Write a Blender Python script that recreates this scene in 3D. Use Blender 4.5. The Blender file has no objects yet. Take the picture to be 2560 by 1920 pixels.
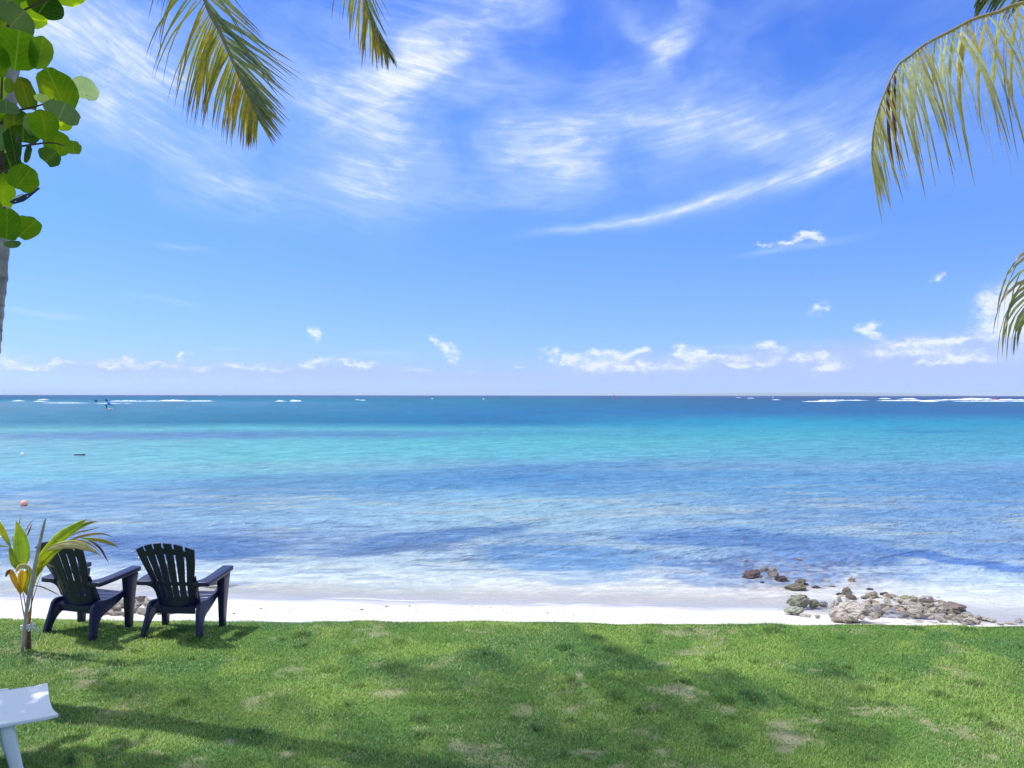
import bpy, bmesh, math, random
import numpy as np
from mathutils import Vector, Matrix, noise as mnoise
R = math.radians
random.seed(7)
rng = np.random.default_rng(11)
sc = bpy.context.scene
C = sc.collection

# ------------------------------------------------------------------ camera
H = 2.35                       # eye height above the lawn
WZ = -1.0                      # sea level
FPX = 1923.0                   # focal length in pixels of the 2560 px wide photograph
cam_d = bpy.data.cameras.new('camera')
cam = bpy.data.objects.new('camera', cam_d); C.objects.link(cam)
cam_d.sensor_width = 36.0; cam_d.lens = 36.0 * FPX / 2560.0
cam_d.clip_start = 0.05; cam_d.clip_end = 90000
cam.location = (0, 0, H)
cam.rotation_euler = (R(90 + 0.84), 0, 0)
cam.rotation_euler = (Matrix.Rotation(R(90 + 0.84), 3, 'X') @ Matrix.Rotation(R(0.067), 3, 'Z')).to_euler()
sc.camera = cam
CM = cam.rotation_euler.to_matrix()
CMi = CM.inverted()

def ray(px, py):
    return (CM @ Vector(((px - 1280) / FPX, -(py - 960) / FPX, -1))).normalized()
def at(px, py, D):             # the point seen at px,py whose world y is D
    r = ray(px, py); t = D / r.y
    return Vector((r.x * t, D, H + r.z * t))
def on(px, py, z=0.0):         # the point seen at px,py on the level z
    r = ray(px, py); t = (z - H) / r.z
    return Vector((r.x * t, r.y * t, z))
def proj(p):
    q = CMi @ (Vector(p) - Vector((0, 0, H)))
    if q.z > -0.01: return None
    return (1280 + FPX * q.x / -q.z, 960 - FPX * q.y / -q.z)
def in_frame(p, m=10):
    q = proj(p)
    return q is not None and -m < q[0] < 2560 + m and -m < q[1] < 1920 + m

# ------------------------------------------------------------------ exposure, sun
sc.view_settings.view_transform = 'Standard'
sc.view_settings.look = 'None'
sc.view_settings.exposure = 0.10
sc.view_settings.gamma = 1.0
SUN_EL = R(60); SUN_AZ = R(-72)       # azimuth measured from +y towards +x: the sun stands high on the left
sd = Vector((math.sin(SUN_AZ) * math.cos(SUN_EL), math.cos(SUN_AZ) * math.cos(SUN_EL), math.sin(SUN_EL)))
sun_d = bpy.data.lights.new('sun', 'SUN'); sun = bpy.data.objects.new('sun', sun_d); C.objects.link(sun)
sun_d.energy = 4.1; sun_d.angle = R(0.8); sun_d.color = (1.0, 0.965, 0.90)
sun.rotation_euler = sd.to_track_quat('Z', 'Y').to_euler()

# ------------------------------------------------------------------ node helpers
class NT:
    def __init__(s, nt): s.nt = nt; nt.nodes.clear()
    def n(s, t, **kw):
        nd = s.nt.nodes.new(t)
        for k, v in kw.items():
            if k.startswith('i_'):
                key = k[2:]
                nd.inputs[int(key) if key.isdigit() else key.replace('_', ' ')].default_value = v
            else: setattr(nd, k, v)
        return nd
    def l(s, a, b): s.nt.links.new(a, b); return b
    def put(s, sock, v):
        if isinstance(v, bpy.types.NodeSocket): s.l(v, sock)
        else: sock.default_value = v
    def m(s, op, a, b=0.0, c=0.0, clamp=False):
        nd = s.n('ShaderNodeMath', operation=op); nd.use_clamp = clamp
        s.put(nd.inputs[0], a); s.put(nd.inputs[1], b); s.put(nd.inputs[2], c)
        return nd.outputs[0]
    def mix(s, f, a, b, mode='MIX'):
        nd = s.n('ShaderNodeMix', data_type='RGBA', blend_type=mode)
        s.put(nd.inputs[0], f)
        for i, v in ((6, a), (7, b)):
            if not isinstance(v, bpy.types.NodeSocket): v = tuple(v) + ((1.0,) if len(v) == 3 else ())
            s.put(nd.inputs[i], v)
        return nd.outputs[2]
    def noise(s, vec, scale, detail=5, rough=0.55, dist=0.0):
        nd = s.n('ShaderNodeTexNoise')
        if vec is not None: s.l(vec, nd.inputs['Vector'])
        nd.inputs['Scale'].default_value = scale; nd.inputs['Detail'].default_value = detail
        nd.inputs['Roughness'].default_value = rough; nd.inputs['Distortion'].default_value = dist
        return nd.outputs[0]
    def ramp(s, f, stops, interp='LINEAR'):
        nd = s.n('ShaderNodeValToRGB'); cr = nd.color_ramp; cr.interpolation = interp
        while len(cr.elements) < len(stops): cr.elements.new(0.5)
        for e, (p, c) in zip(cr.elements, stops):
            e.position = p
            if not hasattr(c, '__len__'): c = (c, c, c)
            e.color = tuple(c[:3]) + (1.0,)
        s.put(nd.inputs[0], f)
        return nd.outputs[0]
    def rng_(s, v, a, b, c=0.0, d=1.0, smooth=False):
        nd = s.n('ShaderNodeMapRange'); nd.interpolation_type = 'SMOOTHSTEP' if smooth else 'LINEAR'; nd.clamp = True
        s.put(nd.inputs[0], v)
        for i, q in ((1, a), (2, b), (3, c), (4, d)): s.put(nd.inputs[i], q)
        return nd.outputs[0]
    def comb(s, x, y, z=0.0):
        nd = s.n('ShaderNodeCombineXYZ')
        for i, q in enumerate((x, y, z)): s.put(nd.inputs[i], q)
        return nd.outputs[0]
    def mapping(s, vec, loc=(0, 0, 0), rot=(0, 0, 0), scale=(1, 1, 1), vt='POINT'):
        nd = s.n('ShaderNodeMapping', vector_type=vt)
        s.l(vec, nd.inputs[0]); nd.inputs[1].default_value = loc; nd.inputs[2].default_value = rot; nd.inputs[3].default_value = scale
        return nd.outputs[0]

def lin(c):
    return tuple(((v / 255.0) / 12.92 if v / 255.0 <= 0.04045 else ((v / 255.0 + 0.055) / 1.055) ** 2.4) for v in c)

# ------------------------------------------------------------------ world: Nishita sky with clouds
world = bpy.data.worlds.new('World'); sc.world = world; world.use_nodes = True
w = NT(world.node_tree)
STR = 0.12
sky = w.n('ShaderNodeTexSky', sky_type='NISHITA'); sky.sun_disc = False
sky.sun_elevation = SUN_EL; sky.sun_rotation = SUN_AZ; sky.altitude = 0; sky.air_density = 1.0; sky.dust_density = 0.6; sky.ozone_density = 2.0
tc = w.n('ShaderNodeTexCoord')
nrm = w.n('ShaderNodeVectorMath', operation='NORMALIZE'); w.l(tc.outputs['Generated'], nrm.inputs[0])
sp = w.n('ShaderNodeSeparateXYZ'); w.l(nrm.outputs[0], sp.inputs[0])
u = w.m('MULTIPLY', w.m('ARCTAN2', sp.outputs[0], sp.outputs[1]), 57.2958)
v = w.m('MULTIPLY', w.m('ARCSINE', sp.outputs[2]), 57.2958)
el = w.m('DIVIDE', v, 90.0)
SKY_TINT = [(0.0, (.85, 1.22, 2.6)), (.0093, (.69, 1.02, 2.2)), (.0192, (.62, .88, 1.85)), (.0357, (.56, .825, 1.55)), (.062, (.55, .81, 1.39)), (.0946, (.545, .82, 1.41)), (.1394, (.515, .85, 1.52)),
            (.1737, (.51, .86, 1.62)), (.2187, (.43, .84, 1.70)), (.2616, (.33, .745, 1.74)), (.2942, (.30, .715, 1.76)), (1.0, (.36, .74, 1.7))]
SKY_TINT = [(p_, tuple(c / 3 for c in cc)) for p_, cc in SKY_TINT]
#TINT
tint = w.ramp(el, SKY_TINT)
base = w.mix(1.0, w.mix(1.0, sky.outputs[0], tint, 'MULTIPLY'), (3, 3, 3), 'MULTIPLY')
uv = w.comb(u, v)
# streaky cirrus: noise stretched along gentle arcs
vv = w.m('SUBTRACT', v, w.m('MULTIPLY', w.m('MULTIPLY', u, u), 0.0085))
cv = w.comb(w.m('MULTIPLY', u, 0.075), w.m('MULTIPLY', vv, 0.20))
wn = w.n('ShaderNodeTexNoise'); w.l(w.mapping(uv, scale=(0.12, 0.2, 1)), wn.inputs[0]); wn.inputs['Scale'].default_value = 1.0; wn.inputs['Detail'].default_value = 3
warp = w.n('ShaderNodeVectorMath', operation='MULTIPLY_ADD'); w.l(wn.outputs[1], warp.inputs[0]); warp.inputs[1].default_value = (7, 4.0, 0); warp.inputs[2].default_value = (-3.5, -2.0, 0)
wuv = w.n('ShaderNodeVectorMath', operation='ADD'); w.l(uv, wuv.inputs[0]); w.l(warp.outputs[0], wuv.inputs[1])
fine = w.noise(cv, 2.2, 9, 0.62, 0.7)
soft = w.noise(w.mapping(wuv.outputs[0], scale=(0.10, 0.17, 1)), 1.0, 6, 0.55, 0.3)
def deg(px, py):
    r = ray(px, py); return math.degrees(math.atan2(r.x, r.y)), math.degrees(math.asin(r.z))
K = 1.157
def blobs(lst, coord):
    acc = None
    for (cx, cy, rx, ry, ang, amp) in lst:
        a, b = deg(cx * K, cy * K); s = K * 57.3 / FPX * 1.55
        mp = w.mapping(coord, (a, b, 0), (0, 0, R(ang)), (rx * s, ry * s, 1), 'TEXTURE')
        g = w.n('ShaderNodeTexGradient', gradient_type='QUADRATIC_SPHERE'); w.l(mp, g.inputs[0])
        acc = w.m('MULTIPLY_ADD', g.outputs[1], amp, acc if acc is not None else 0.0)
    return acc
CIRRUS = [(150,60,260,80,-10,1.5),(300,125,150,38,-6,1.3),(110,170,170,100,-20,.8),(330,270,270,75,-30,1.0),(480,375,240,60,-15,.75),
 (760,150,190,150,-40,.8),(830,280,110,190,5,1.0),(790,400,180,70,0,.6),(960,60,260,110,22,.95),(1030,90,170,35,28,.6),(1090,210,170,70,0,.45),
 (1345,165,115,36,4,1.25),(1300,262,250,50,10,1.0),(1220,345,260,75,8,.95),(1150,420,200,45,5,.5),(1470,55,110,26,52,.95),(1410,92,70,24,-25,.9),(1445,110,40,40,0,.5),
 (1740,225,330,60,6,.75),(1820,290,260,85,8,.65),(2020,180,260,90,20,.45)]
ARC = [(1250,494,150,13,6,.9),(1380,472,150,17,9,1.1),(1520,438,160,20,15,1.15),(1660,400,150,22,19,1.0),(1800,355,150,26,22,.8),(1740,530,120,9,6,.85),(1670,545,70,8,4,.5),
 (80,675,110,8,-5,.8),(395,538,60,7,-4,.55),(360,648,90,8,-6,.4),(830,767,120,9,0,.5),(500,752,70,6,-3,.6),(1600,748,150,10,4,.6)]
M1 = blobs([(a, b, c * 1.12, d * 1.2, e, f) for a, b, c, d, e, f in CIRRUS], wuv.outputs[0])
fib = w.noise(w.mapping(cv, rot=(0, 0, R(12)), scale=(1.3, 3.2, 1)), 1.6, 9, .64, 1.6)
swn = w.n('ShaderNodeTexNoise'); w.l(w.mapping(uv, scale=(0.25, 0.5, 1)), swn.inputs[0]); swn.inputs['Scale'].default_value = 1.0; swn.inputs['Detail'].default_value = 4
sw = w.n('ShaderNodeVectorMath', operation='MULTIPLY_ADD'); w.l(swn.outputs[1], sw.inputs[0]); sw.inputs[1].default_value = (2.6, 1.1, 0); sw.inputs[2].default_value = (-1.3, -.55, 0)
suv = w.n('ShaderNodeVectorMath', operation='ADD'); w.l(uv, suv.inputs[0]); w.l(sw.outputs[0], suv.inputs[1])
M2 = blobs(ARC, suv.outputs[0])
tex = w.m('MULTIPLY_ADD', fine, 1.25, w.m('MULTIPLY_ADD', soft, 1.2, -0.62))
ci = w.m('MULTIPLY', w.m('MULTIPLY', M1, tex), w.m('MULTIPLY_ADD', fib, 1.2, .36)); ci = w.m('MAXIMUM', ci, 0.0); ci = w.m('MULTIPLY', w.m('DIVIDE', w.m('POWER', ci, 1.3), w.m('ADD', w.m('POWER', ci, 1.3), 0.75)), w.m('MULTIPLY_ADD', w.m('ADD', fib, soft), 1.3, 0.0))
tex2 = w.m('MULTIPLY', w.m('MULTIPLY_ADD', fine, 1.0, 0.05), w.m('MULTIPLY_ADD', fib, 1.3, .25))
ci2 = w.m('MULTIPLY', M2, tex2, clamp=True)
# a thin scattered veil over the upper sky, plus bright unseen cloud overhead, added to fill the shade
veil = w.m('MULTIPLY', w.rng_(soft, 0.36, 0.74, 0.03, 0.34, True), w.rng_(v, 10, 19, 0, 1, True))
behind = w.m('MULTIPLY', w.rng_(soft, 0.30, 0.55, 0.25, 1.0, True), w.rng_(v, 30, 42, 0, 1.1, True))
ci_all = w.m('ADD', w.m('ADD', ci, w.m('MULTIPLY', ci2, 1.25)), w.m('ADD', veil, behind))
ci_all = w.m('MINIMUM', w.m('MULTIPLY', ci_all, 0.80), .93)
# small cumulus over the horizon
cun = w.n('ShaderNodeTexNoise'); w.l(w.mapping(uv, scale=(0.9, 1.3, 1)), cun.inputs[0]); cun.inputs['Scale'].default_value = 1.0; cun.inputs['Detail'].default_value = 5; cun.inputs['Roughness'].default_value = .6
cw = w.n('ShaderNodeVectorMath', operation='MULTIPLY_ADD'); w.l(cun.outputs[1], cw.inputs[0]); cw.inputs[1].default_value = (2.6, 1.5, 0); cw.inputs[2].default_value = (-1.3, -.75, 0)
cuv = w.n('ShaderNodeVectorMath', operation='ADD'); w.l(uv, cuv.inputs[0]); w.l(cw.outputs[0], cuv.inputs[1])
CUM = [(1745,513,34,9,0,1.8),(1700,524,24,6,0,1.0),(1648,528,18,6,0,.9),(2032,598,14,11,0,.8),(1772,668,20,13,35,.85),(682,720,14,15,0,1.2),(684,738,8,12,0,.6),(936,736,13,12,0,1.3),(966,752,22,12,-20,1.3),(984,776,9,16,0,.8),
 (396,770,15,8,35,1.3),(235,788,50,9,0,.9),(130,783,30,6,10,.8),(278,778,14,6,10,1.1),(20,780,20,5,0,.7),(690,778,26,8,5,1.2),(668,790,20,8,0,.9),(785,787,34,10,0,1.1),(745,782,30,6,0,.8),(430,795,30,7,0,.6),(590,795,70,8,0,.5),
 (1185,775,18,9,0,1.2),(1240,774,28,13,0,1.4),(1320,766,50,12,0,1.2),(1385,760,22,11,0,1.4),(1470,762,20,14,0,1.2),(1500,775,28,14,0,1.0),(1548,770,20,9,0,.8),(1665,748,30,11,-6,1.4),(1730,775,16,18,20,.9),(1800,790,34,12,0,.8),
 (1872,706,22,11,8,1.2),(1890,722,26,12,-30,1.1),(1945,744,34,8,-4,1.4),(2040,738,60,12,6,1.2),(2075,732,24,8,10,1.1),(1120,790,14,6,0,.6),(1020,800,20,5,0,.4),
 (60,792,60,8,0,.9),(330,792,60,8,0,.8),(520,790,60,7,0,.7),(900,800,40,7,0,.6),(1300,790,120,16,0,.7),(1450,792,90,14,0,.7),(1600,778,60,14,0,.7),(1760,772,60,10,0,.7),(1980,762,90,14,0,.8),(2100,770,60,12,0,.8),(2170,700,44,36,10,1.3),(2200,645,46,32,0,1.1),(2130,650,24,22,0,.7),(2300,660,120,70,0,1.6),(-120,770,140,20,0,1.0),(2500,760,200,30,0,1.1)]
LOWC = [(1400,795,220,34,0,1.0),(1700,785,280,46,2,1.1),(2000,775,260,54,4,1.3),(2250,770,180,60,0,1.4),(700,800,260,30,0,.8),(250,795,260,28,0,.8),(1100,815,600,22,0,.6),(1050,785,120,16,0,.4)]
_r = random.Random(31)
CUM += [(_r.uniform(1170, 2120), _r.uniform(752, 800), _r.uniform(12, 30), _r.uniform(6, 13), _r.uniform(-15, 25), _r.uniform(.6, 1.1)) for _ in range(22)]
M3 = blobs(CUM, cuv.outputs[0])
M4 = blobs(LOWC, cuv.outputs[0])
cud = w.noise(w.mapping(uv, scale=(1.0, 1.6, 1)), 1.7, 7, 0.66)
M3 = w.m('MULTIPLY', M3, .98)
cu = w.rng_(w.m('MULTIPLY', M3, w.m('MULTIPLY_ADD', cud, 2.6, -0.40)), -0.05, 0.90, 0, 0.80, True)
lo = w.rng_(w.m('MULTIPLY', M4, w.m('MULTIPLY_ADD', cud, 1.6, 0.25)), 0.0, 0.8, 0, 0.65, True)
CI = tuple(c / STR for c in (0.78, 0.88, 1.06)); CU = tuple(c / STR for c in (0.90, 0.95, 1.06)); LO = tuple(c / STR for c in (0.47, 0.57, 1.0))
col = w.mix(ci_all, base, w.mix(w.rng_(ci_all, .45, .85, 0, 1), tuple(c / STR for c in (.60, .76, 1.04)), tuple(c / STR for c in (.90, .96, 1.06))))
col = w.mix(w.m('MINIMUM', behind, 0.9), col, tuple(c / STR for c in (1.0, 1.12, 1.42)))  # added overhead cloud, kept bright to raise the ambient light
col = w.mix(lo, col, LO)
col = w.mix(cu, col, CU)
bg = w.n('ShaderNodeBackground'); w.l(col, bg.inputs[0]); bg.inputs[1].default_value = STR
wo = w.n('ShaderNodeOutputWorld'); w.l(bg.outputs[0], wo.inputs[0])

# ------------------------------------------------------------------ object helpers
def tag(o, label=None, cat=None, group=None, kind=None):
    if label: o['label'] = label
    if cat: o['category'] = cat
    if group: o['group'] = group
    if kind: o['kind'] = kind
    return o
def empty(name, loc=(0, 0, 0), rz=0.0, **kw):
    o = bpy.data.objects.new(name, None); C.objects.link(o); o.location = loc; o.rotation_euler = (0, 0, rz)
    o.empty_display_size = 0.1
    return tag(o, **kw)
def mesh_np(name, V, F, mat=None, smooth=False, col=None, fac=None, extra=None):
    me = bpy.data.meshes.new(name)
    V = np.asarray(V, dtype=np.float32).reshape(-1, 3)
    if isinstance(F, np.ndarray):
        k = F.shape[1]; nf = F.shape[0]; flat = F.reshape(-1).astype(np.int32)
        st = np.arange(0, nf * k, k, dtype=np.int32)
    else:
        flat = np.array([i for f in F for i in f], dtype=np.int32); ln = np.array([len(f) for f in F]); nf = len(F)
        st = np.concatenate([[0], np.cumsum(ln)[:-1]]).astype(np.int32)
    me.vertices.add(len(V)); me.vertices.foreach_set('co', V.reshape(-1))
    me.loops.add(len(flat)); me.loops.foreach_set('vertex_index', flat)
    me.polygons.add(nf); me.polygons.foreach_set('loop_start', st)
    if smooth: me.polygons.foreach_set('use_smooth', np.ones(nf, dtype=bool))
    me.update(calc_edges=True); me.validate()
    if col is not None:
        a = me.attributes.new('tint', 'FLOAT_COLOR', 'POINT')
        cc = np.ones((len(V), 4), dtype=np.float32); cc[:, :3] = np.asarray(col, dtype=np.float32).reshape(-1, 3)
        a.data.foreach_set('color', cc.reshape(-1))
    if fac is not None:
        a = me.attributes.new('fac', 'FLOAT', 'POINT'); a.data.foreach_set('value', np.asarray(fac, dtype=np.float32))
    if extra:
        for k, vals in extra.items():
            a = me.attributes.new(k, 'FLOAT', 'POINT'); a.data.foreach_set('value', np.asarray(vals, dtype=np.float32))
    if mat: me.materials.append(mat)
    return me
def link(name, me, parent=None):
    o = bpy.data.objects.new(name, me); C.objects.link(o)
    if parent: o.parent = parent
    return o
class MB:
    def __init__(s): s.v = []; s.f = []; s.c = []
    def add(s, vs, fs, c=None):
        k = len(s.v); s.v += [tuple(p) for p in vs]; s.f += [tuple(i + k for i in f) for f in fs]
        if c is None: c = (1, 1, 1)
        s.c += (list(c) if hasattr(c[0], '__len__') else [c] * len(vs))
    def build(s, name, mat, parent=None, smooth=False, bevel=0, seg=2, solid=0, world=False):
        me = mesh_np(name, s.v, s.f, mat, smooth, s.c)
        o = link(name, me, parent)
        if solid:
            md = o.modifiers.new('solid', 'SOLIDIFY'); md.thickness = solid; md.offset = 0
        if bevel:
            md = o.modifiers.new('bevel', 'BEVEL'); md.width = bevel; md.segments = seg; md.limit_method = 'ANGLE'; md.angle_limit = R(40)
            md.harden_normals = False
        return o
    def tube(s, pts, rads, n=8, c=None, cap=True):
        pts = [Vector(p) for p in pts]
        if not hasattr(rads, '__len__'): rads = [rads] * len(pts)
        vs = []; up = Vector((0.03, 0.9, 0.3))
        for i, p in enumerate(pts):
            t = (pts[min(i + 1, len(pts) - 1)] - pts[max(i - 1, 0)]).normalized()
            a = t.cross(up)
            if a.length < .1: a = t.cross(Vector((1, 0, 0)))
            a.normalize(); b = t.cross(a).normalized()
            for k in range(n):
                th = 2 * math.pi * k / n; vs.append(p + (a * math.cos(th) + b * math.sin(th)) * rads[i])
        fs = [(i * n + k, i * n + (k + 1) % n, (i + 1) * n + (k + 1) % n, (i + 1) * n + k) for i in range(len(pts) - 1) for k in range(n)]
        if cap:
            fs.append(tuple(range(n))[::-1]); fs.append(tuple((len(pts) - 1) * n + k for k in range(n)))
        cc = c
        if c is not None and hasattr(c[0], '__len__'): cc = [c[i] for i in range(len(pts)) for _ in range(n)]
        s.add(vs, fs, cc)
    def box(s, a, b, c=None):
        (x0, y0, z0), (x1, y1, z1) = a, b
        vs = [(x0,y0,z0),(x1,y0,z0),(x1,y1,z0),(x0,y1,z0),(x0,y0,z1),(x1,y0,z1),(x1,y1,z1),(x0,y1,z1)]
        s.add(vs, [(3,2,1,0),(4,5,6,7),(0,1,5,4),(1,2,6,5),(2,3,7,6),(3,0,4,7)], c)
def smoothcurve(P, n):          # Catmull-Rom through points given as tuples of any length
    P = [np.array(p, dtype=float) for p in P]; P = [2 * P[0] - P[1]] + P + [2 * P[-1] - P[-2]]
    out = []; m = len(P) - 3
    for i in range(n):
        t = i / (n - 1) * m; k = min(int(t), m - 1); f = t - k
        a, b, c, d = P[k:k + 4]
        out.append(.5 * ((2*b) + (c - a)*f + (2*a - 5*b + 4*c - d)*f*f + (3*b - a - 3*c + d)*f**3))
    return out

# value noise for numpy arrays
_perm = rng.random((256, 256))
def vnoise(x, y):
    x = np.asarray(x, float); y = np.asarray(y, float)
    xi = np.floor(x).astype(int); yi = np.floor(y).astype(int); fx = x - xi; fy = y - yi
    fx = fx * fx * (3 - 2 * fx); fy = fy * fy * (3 - 2 * fy)
    g = lambda a, b: _perm[a & 255, b & 255]
    return (g(xi, yi) * (1 - fx) + g(xi + 1, yi) * fx) * (1 - fy) + (g(xi, yi + 1) * (1 - fx) + g(xi + 1, yi + 1) * fx) * fy
def fbm(x, y, o=4):
    s = 0; a = .5; t = 0
    for i in range(o):
        s = s + a * vnoise(x * 2**i + 17.3 * i, y * 2**i + 9.1 * i); t += a; a *= .5
    return s / t

# ------------------------------------------------------------------ materials
def new_mat(name):
    m = bpy.data.materials.new(name); m.use_nodes = True
    return m, NT(m.node_tree)
def finish(t, sh): 
    o = t.n('ShaderNodeOutputMaterial'); t.l(sh, o.inputs[0])
def plastic(name, colr, rough=.4, var=.15, bump=.05, scale=6, spec=.5):
    m, t = new_mat(name)
    g = t.n('ShaderNodeTexCoord'); n1 = t.noise(g.outputs['Object'], scale, 6, .6)
    p = t.n('ShaderNodeBsdfPrincipled')
    dark = tuple(c * (1 - var) for c in colr); lite = tuple(min(1, c * (1 + var)) for c in colr)
    t.l(t.mix(t.rng_(n1, .3, .7), dark, lite), p.inputs['Base Color'])
    t.l(t.rng_(n1, .3, .7, rough * .8, min(1, rough * 1.25)), p.inputs['Roughness'])
    p.inputs['Specular IOR Level'].default_value = spec
    if bump:
        b = t.n('ShaderNodeBump'); b.inputs['Strength'].default_value = bump; b.inputs['Distance'].default_value = .01
        t.l(t.noise(g.outputs['Object'], scale * 12, 4, .6), b.inputs['Height']); t.l(b.outputs[0], p.inputs['Normal'])
    finish(t, p.outputs[0]); return m
def leafmat(name, transl=.45, rough=.45, spec=.4, vein=0.0, tcol=(1.25, 1.3, .55), nscale=30):
    m, t = new_mat(name)
    a = t.n('ShaderNodeAttribute', attribute_name='tint')
    g = t.n('ShaderNodeTexCoord'); n1 = t.noise(g.outputs['Object'], nscale, 4, .6)
    c = t.mix(t.rng_(n1, .3, .7), t.mix(1, a.outputs[0], (.75, .78, .75), 'MULTIPLY'), t.mix(1, a.outputs[0], (1.15, 1.12, 1.05), 'MULTIPLY'))
    if vein:
        uvn = t.n('ShaderNodeAttribute', attribute_name='lu'); uvv = t.n('ShaderNodeAttribute', attribute_name='lv')
        au = t.m('ABSOLUTE', uvn.outputs[2])
        mid = t.rng_(au, .015, .05, 1, 0)
        ph = t.m('SUBTRACT', t.m('MULTIPLY', uvv.outputs[2], 3.3), t.m('MULTIPLY', au, 2.2))
        sv = t.rng_(t.m('ABSOLUTE', t.m('SUBTRACT', t.m('FRACT', ph), .5)), .44, .49, 0, .8)
        vn = t.m('MULTIPLY', t.m('MAXIMUM', mid, sv), vein)
        c = t.mix(vn, c, (.42, .50, .16))
        c = t.mix(t.rng_(t.noise(g.outputs['Object'], 38, 3, .5), .66, .72, 0, .6), c, (.12, .08, .03))
        c = t.mix(t.rng_(t.noise(g.outputs['Object'], 5, 4, .6), .5, .7, 0, .35), c, (.30, .30, .03))
    p = t.n('ShaderNodeBsdfPrincipled'); t.l(c, p.inputs['Base Color']); p.inputs['Roughness'].default_value = rough
    p.inputs['Specular IOR Level'].default_value = spec
    tr = t.n('ShaderNodeBsdfTranslucent'); t.l(t.mix(1, c, tcol, 'MULTIPLY'), tr.inputs[0])
    ms = t.n('ShaderNodeMixShader'); ms.inputs[0].default_value = transl; t.l(p.outputs[0], ms.inputs[1]); t.l(tr.outputs[0], ms.inputs[2])
    finish(t, ms.outputs[0]); return m
def attrmat(name, rough=.7, bump=.3, scale=20, var=.3, spec=.3, bd=.02):
    m, t = new_mat(name)
    a = t.n('ShaderNodeAttribute', attribute_name='tint')
    g = t.n('ShaderNodeTexCoord'); n1 = t.noise(g.outputs['Object'], scale, 7, .65)
    c = t.mix(t.rng_(n1, .3, .7), t.mix(1, a.outputs[0], (1 - var,) * 3, 'MULTIPLY'), t.mix(1, a.outputs[0], (1 + var * .6,) * 3, 'MULTIPLY'))
    p = t.n('ShaderNodeBsdfPrincipled'); t.l(c, p.inputs['Base Color']); p.inputs['Roughness'].default_value = rough
    p.inputs['Specular IOR Level'].default_value = spec
    b = t.n('ShaderNodeBump'); b.inputs['Strength'].default_value = bump; b.inputs['Distance'].default_value = bd
    t.l(n1, b.inputs['Height']); t.l(b.outputs[0], p.inputs['Normal'])
    finish(t, p.outputs[0]); return m

M_NAVY = plastic('navy_plastic', (.012, .014, .055), .36, .2, .04, 5)
M_WHITE = plastic('white_plastic', (.80, .80, .80), .35, .03, .03, 3)
M_FROND = leafmat('frond_leaf', .5, .38, .5, tcol=(1.4, 1.3, .55))
M_YOUNG = leafmat('young_leaf', .5, .42, .4, tcol=(1.6, 1.5, .6), nscale=14)
M_GRAPE = leafmat('sea_grape_leaf', .62, .32, .5, vein=.30, tcol=(1.9, 1.9, .5), nscale=9)
M_BARK = attrmat('palm_bark', .85, .8, 14, .35)
M_WOOD = attrmat('stem_wood', .7, .4, 40, .3)
M_PAINT = attrmat('painted', .5, .1, 8, .08)

# ------------------------------------------------------------------ the ground: beach and seabed
def shore(x):
    x = np.asarray(x, float)
    return np.interp(x, [-40, -9, -4.2, -.5, 3.9, 7.5, 12, 40], [12.9, 12.85, 12.68, 12.38, 12.1, 11.3, 10.9, 10.5]) + .16 * (fbm(x * .7, x * 0 + 3.3, 3) - .5)
EDGE0, EDGE1 = 8.17, 7.93
def edge(x): return EDGE0 + (EDGE1 - EDGE0) * (x + 5.5) / 11.0
def sand_z(x, y):
    x = np.asarray(x, float); y = np.asarray(y, float)
    ys = shore(x); t = (y - 8.1) / (ys - 8.1)
    z = -.40 - .60 * np.clip(t, 0, None) ** 1.0
    out = -1.0 - .055 * (y - ys)
    z = np.where(y > ys, np.maximum(out, -2.6), z)
    z = np.where(y < 8.1, -.40, z)
    z = z + (.035 * (fbm(x * .9, y * .9, 3) - .5) + .012 * (fbm(x * 5, y * 5, 2) - .5)) * np.clip((ys + 2 - y) / 3, 0, 1)
    return z
def on_sand(px, py):
    r = ray(px, py); t = 5.0
    for _ in range(4000):
        p = Vector((r.x * t, r.y * t, H + r.z * t))
        if p.z <= float(sand_z(p.x, p.y)): return p
        t += .01
    return p
ys_ = np.concatenate([[-300, -60, -10, 0, 4], np.linspace(7.6, 14.5, 140), np.linspace(14.9, 40, 40), [60, 120, 400, 2000, 10000, 42000]])
xs_ = np.concatenate([[-42000, -8000, -600, -60, -25], np.linspace(-14, 14, 220), [25, 60, 600, 8000, 42000]])
X, Y = np.meshgrid(xs_, ys_); Z = sand_z(X, Y)
Z = np.where(Y < 7.7, -.45, Z)
def grid_faces(nr, nc):
    i = np.arange(nr - 1)[:, None] * nc + np.arange(nc - 1)[None, :]
    i = i.reshape(-1); return np.stack([i, i + 1, i + nc + 1, i + nc], 1)
m, t = new_mat('beach_sand')
geo = t.n('ShaderNodeNewGeometry'); spz = t.n('ShaderNodeSeparateXYZ'); t.l(geo.outputs[0], spz.inputs[0])
big = t.noise(geo.outputs[0], 1.1, 5, .6); finen = t.noise(geo.outputs[0], 45, 4, .7)
wet = t.rng_(t.m('ADD', spz.outputs[2], t.m('MULTIPLY', t.m('SUBTRACT', big, .5), .12)), -.99, -.93, 1, 0, True)
dry = t.mix(t.rng_(big, .3, .7), (.53, .49, .43), (.63, .585, .53))
dry = t.mix(t.rng_(finen, .62, .75, 0, .35), dry, (.55, .46, .38))
wetc = t.mix(t.rng_(big, .3, .7), (.50, .46, .44), (.58, .54, .52))
p = t.n('ShaderNodeBsdfPrincipled'); t.l(t.mix(wet, dry, wetc), p.inputs['Base Color'])
t.l(t.rng_(wet, 0, 1, .95, .30), p.inputs['Roughness'])
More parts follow.
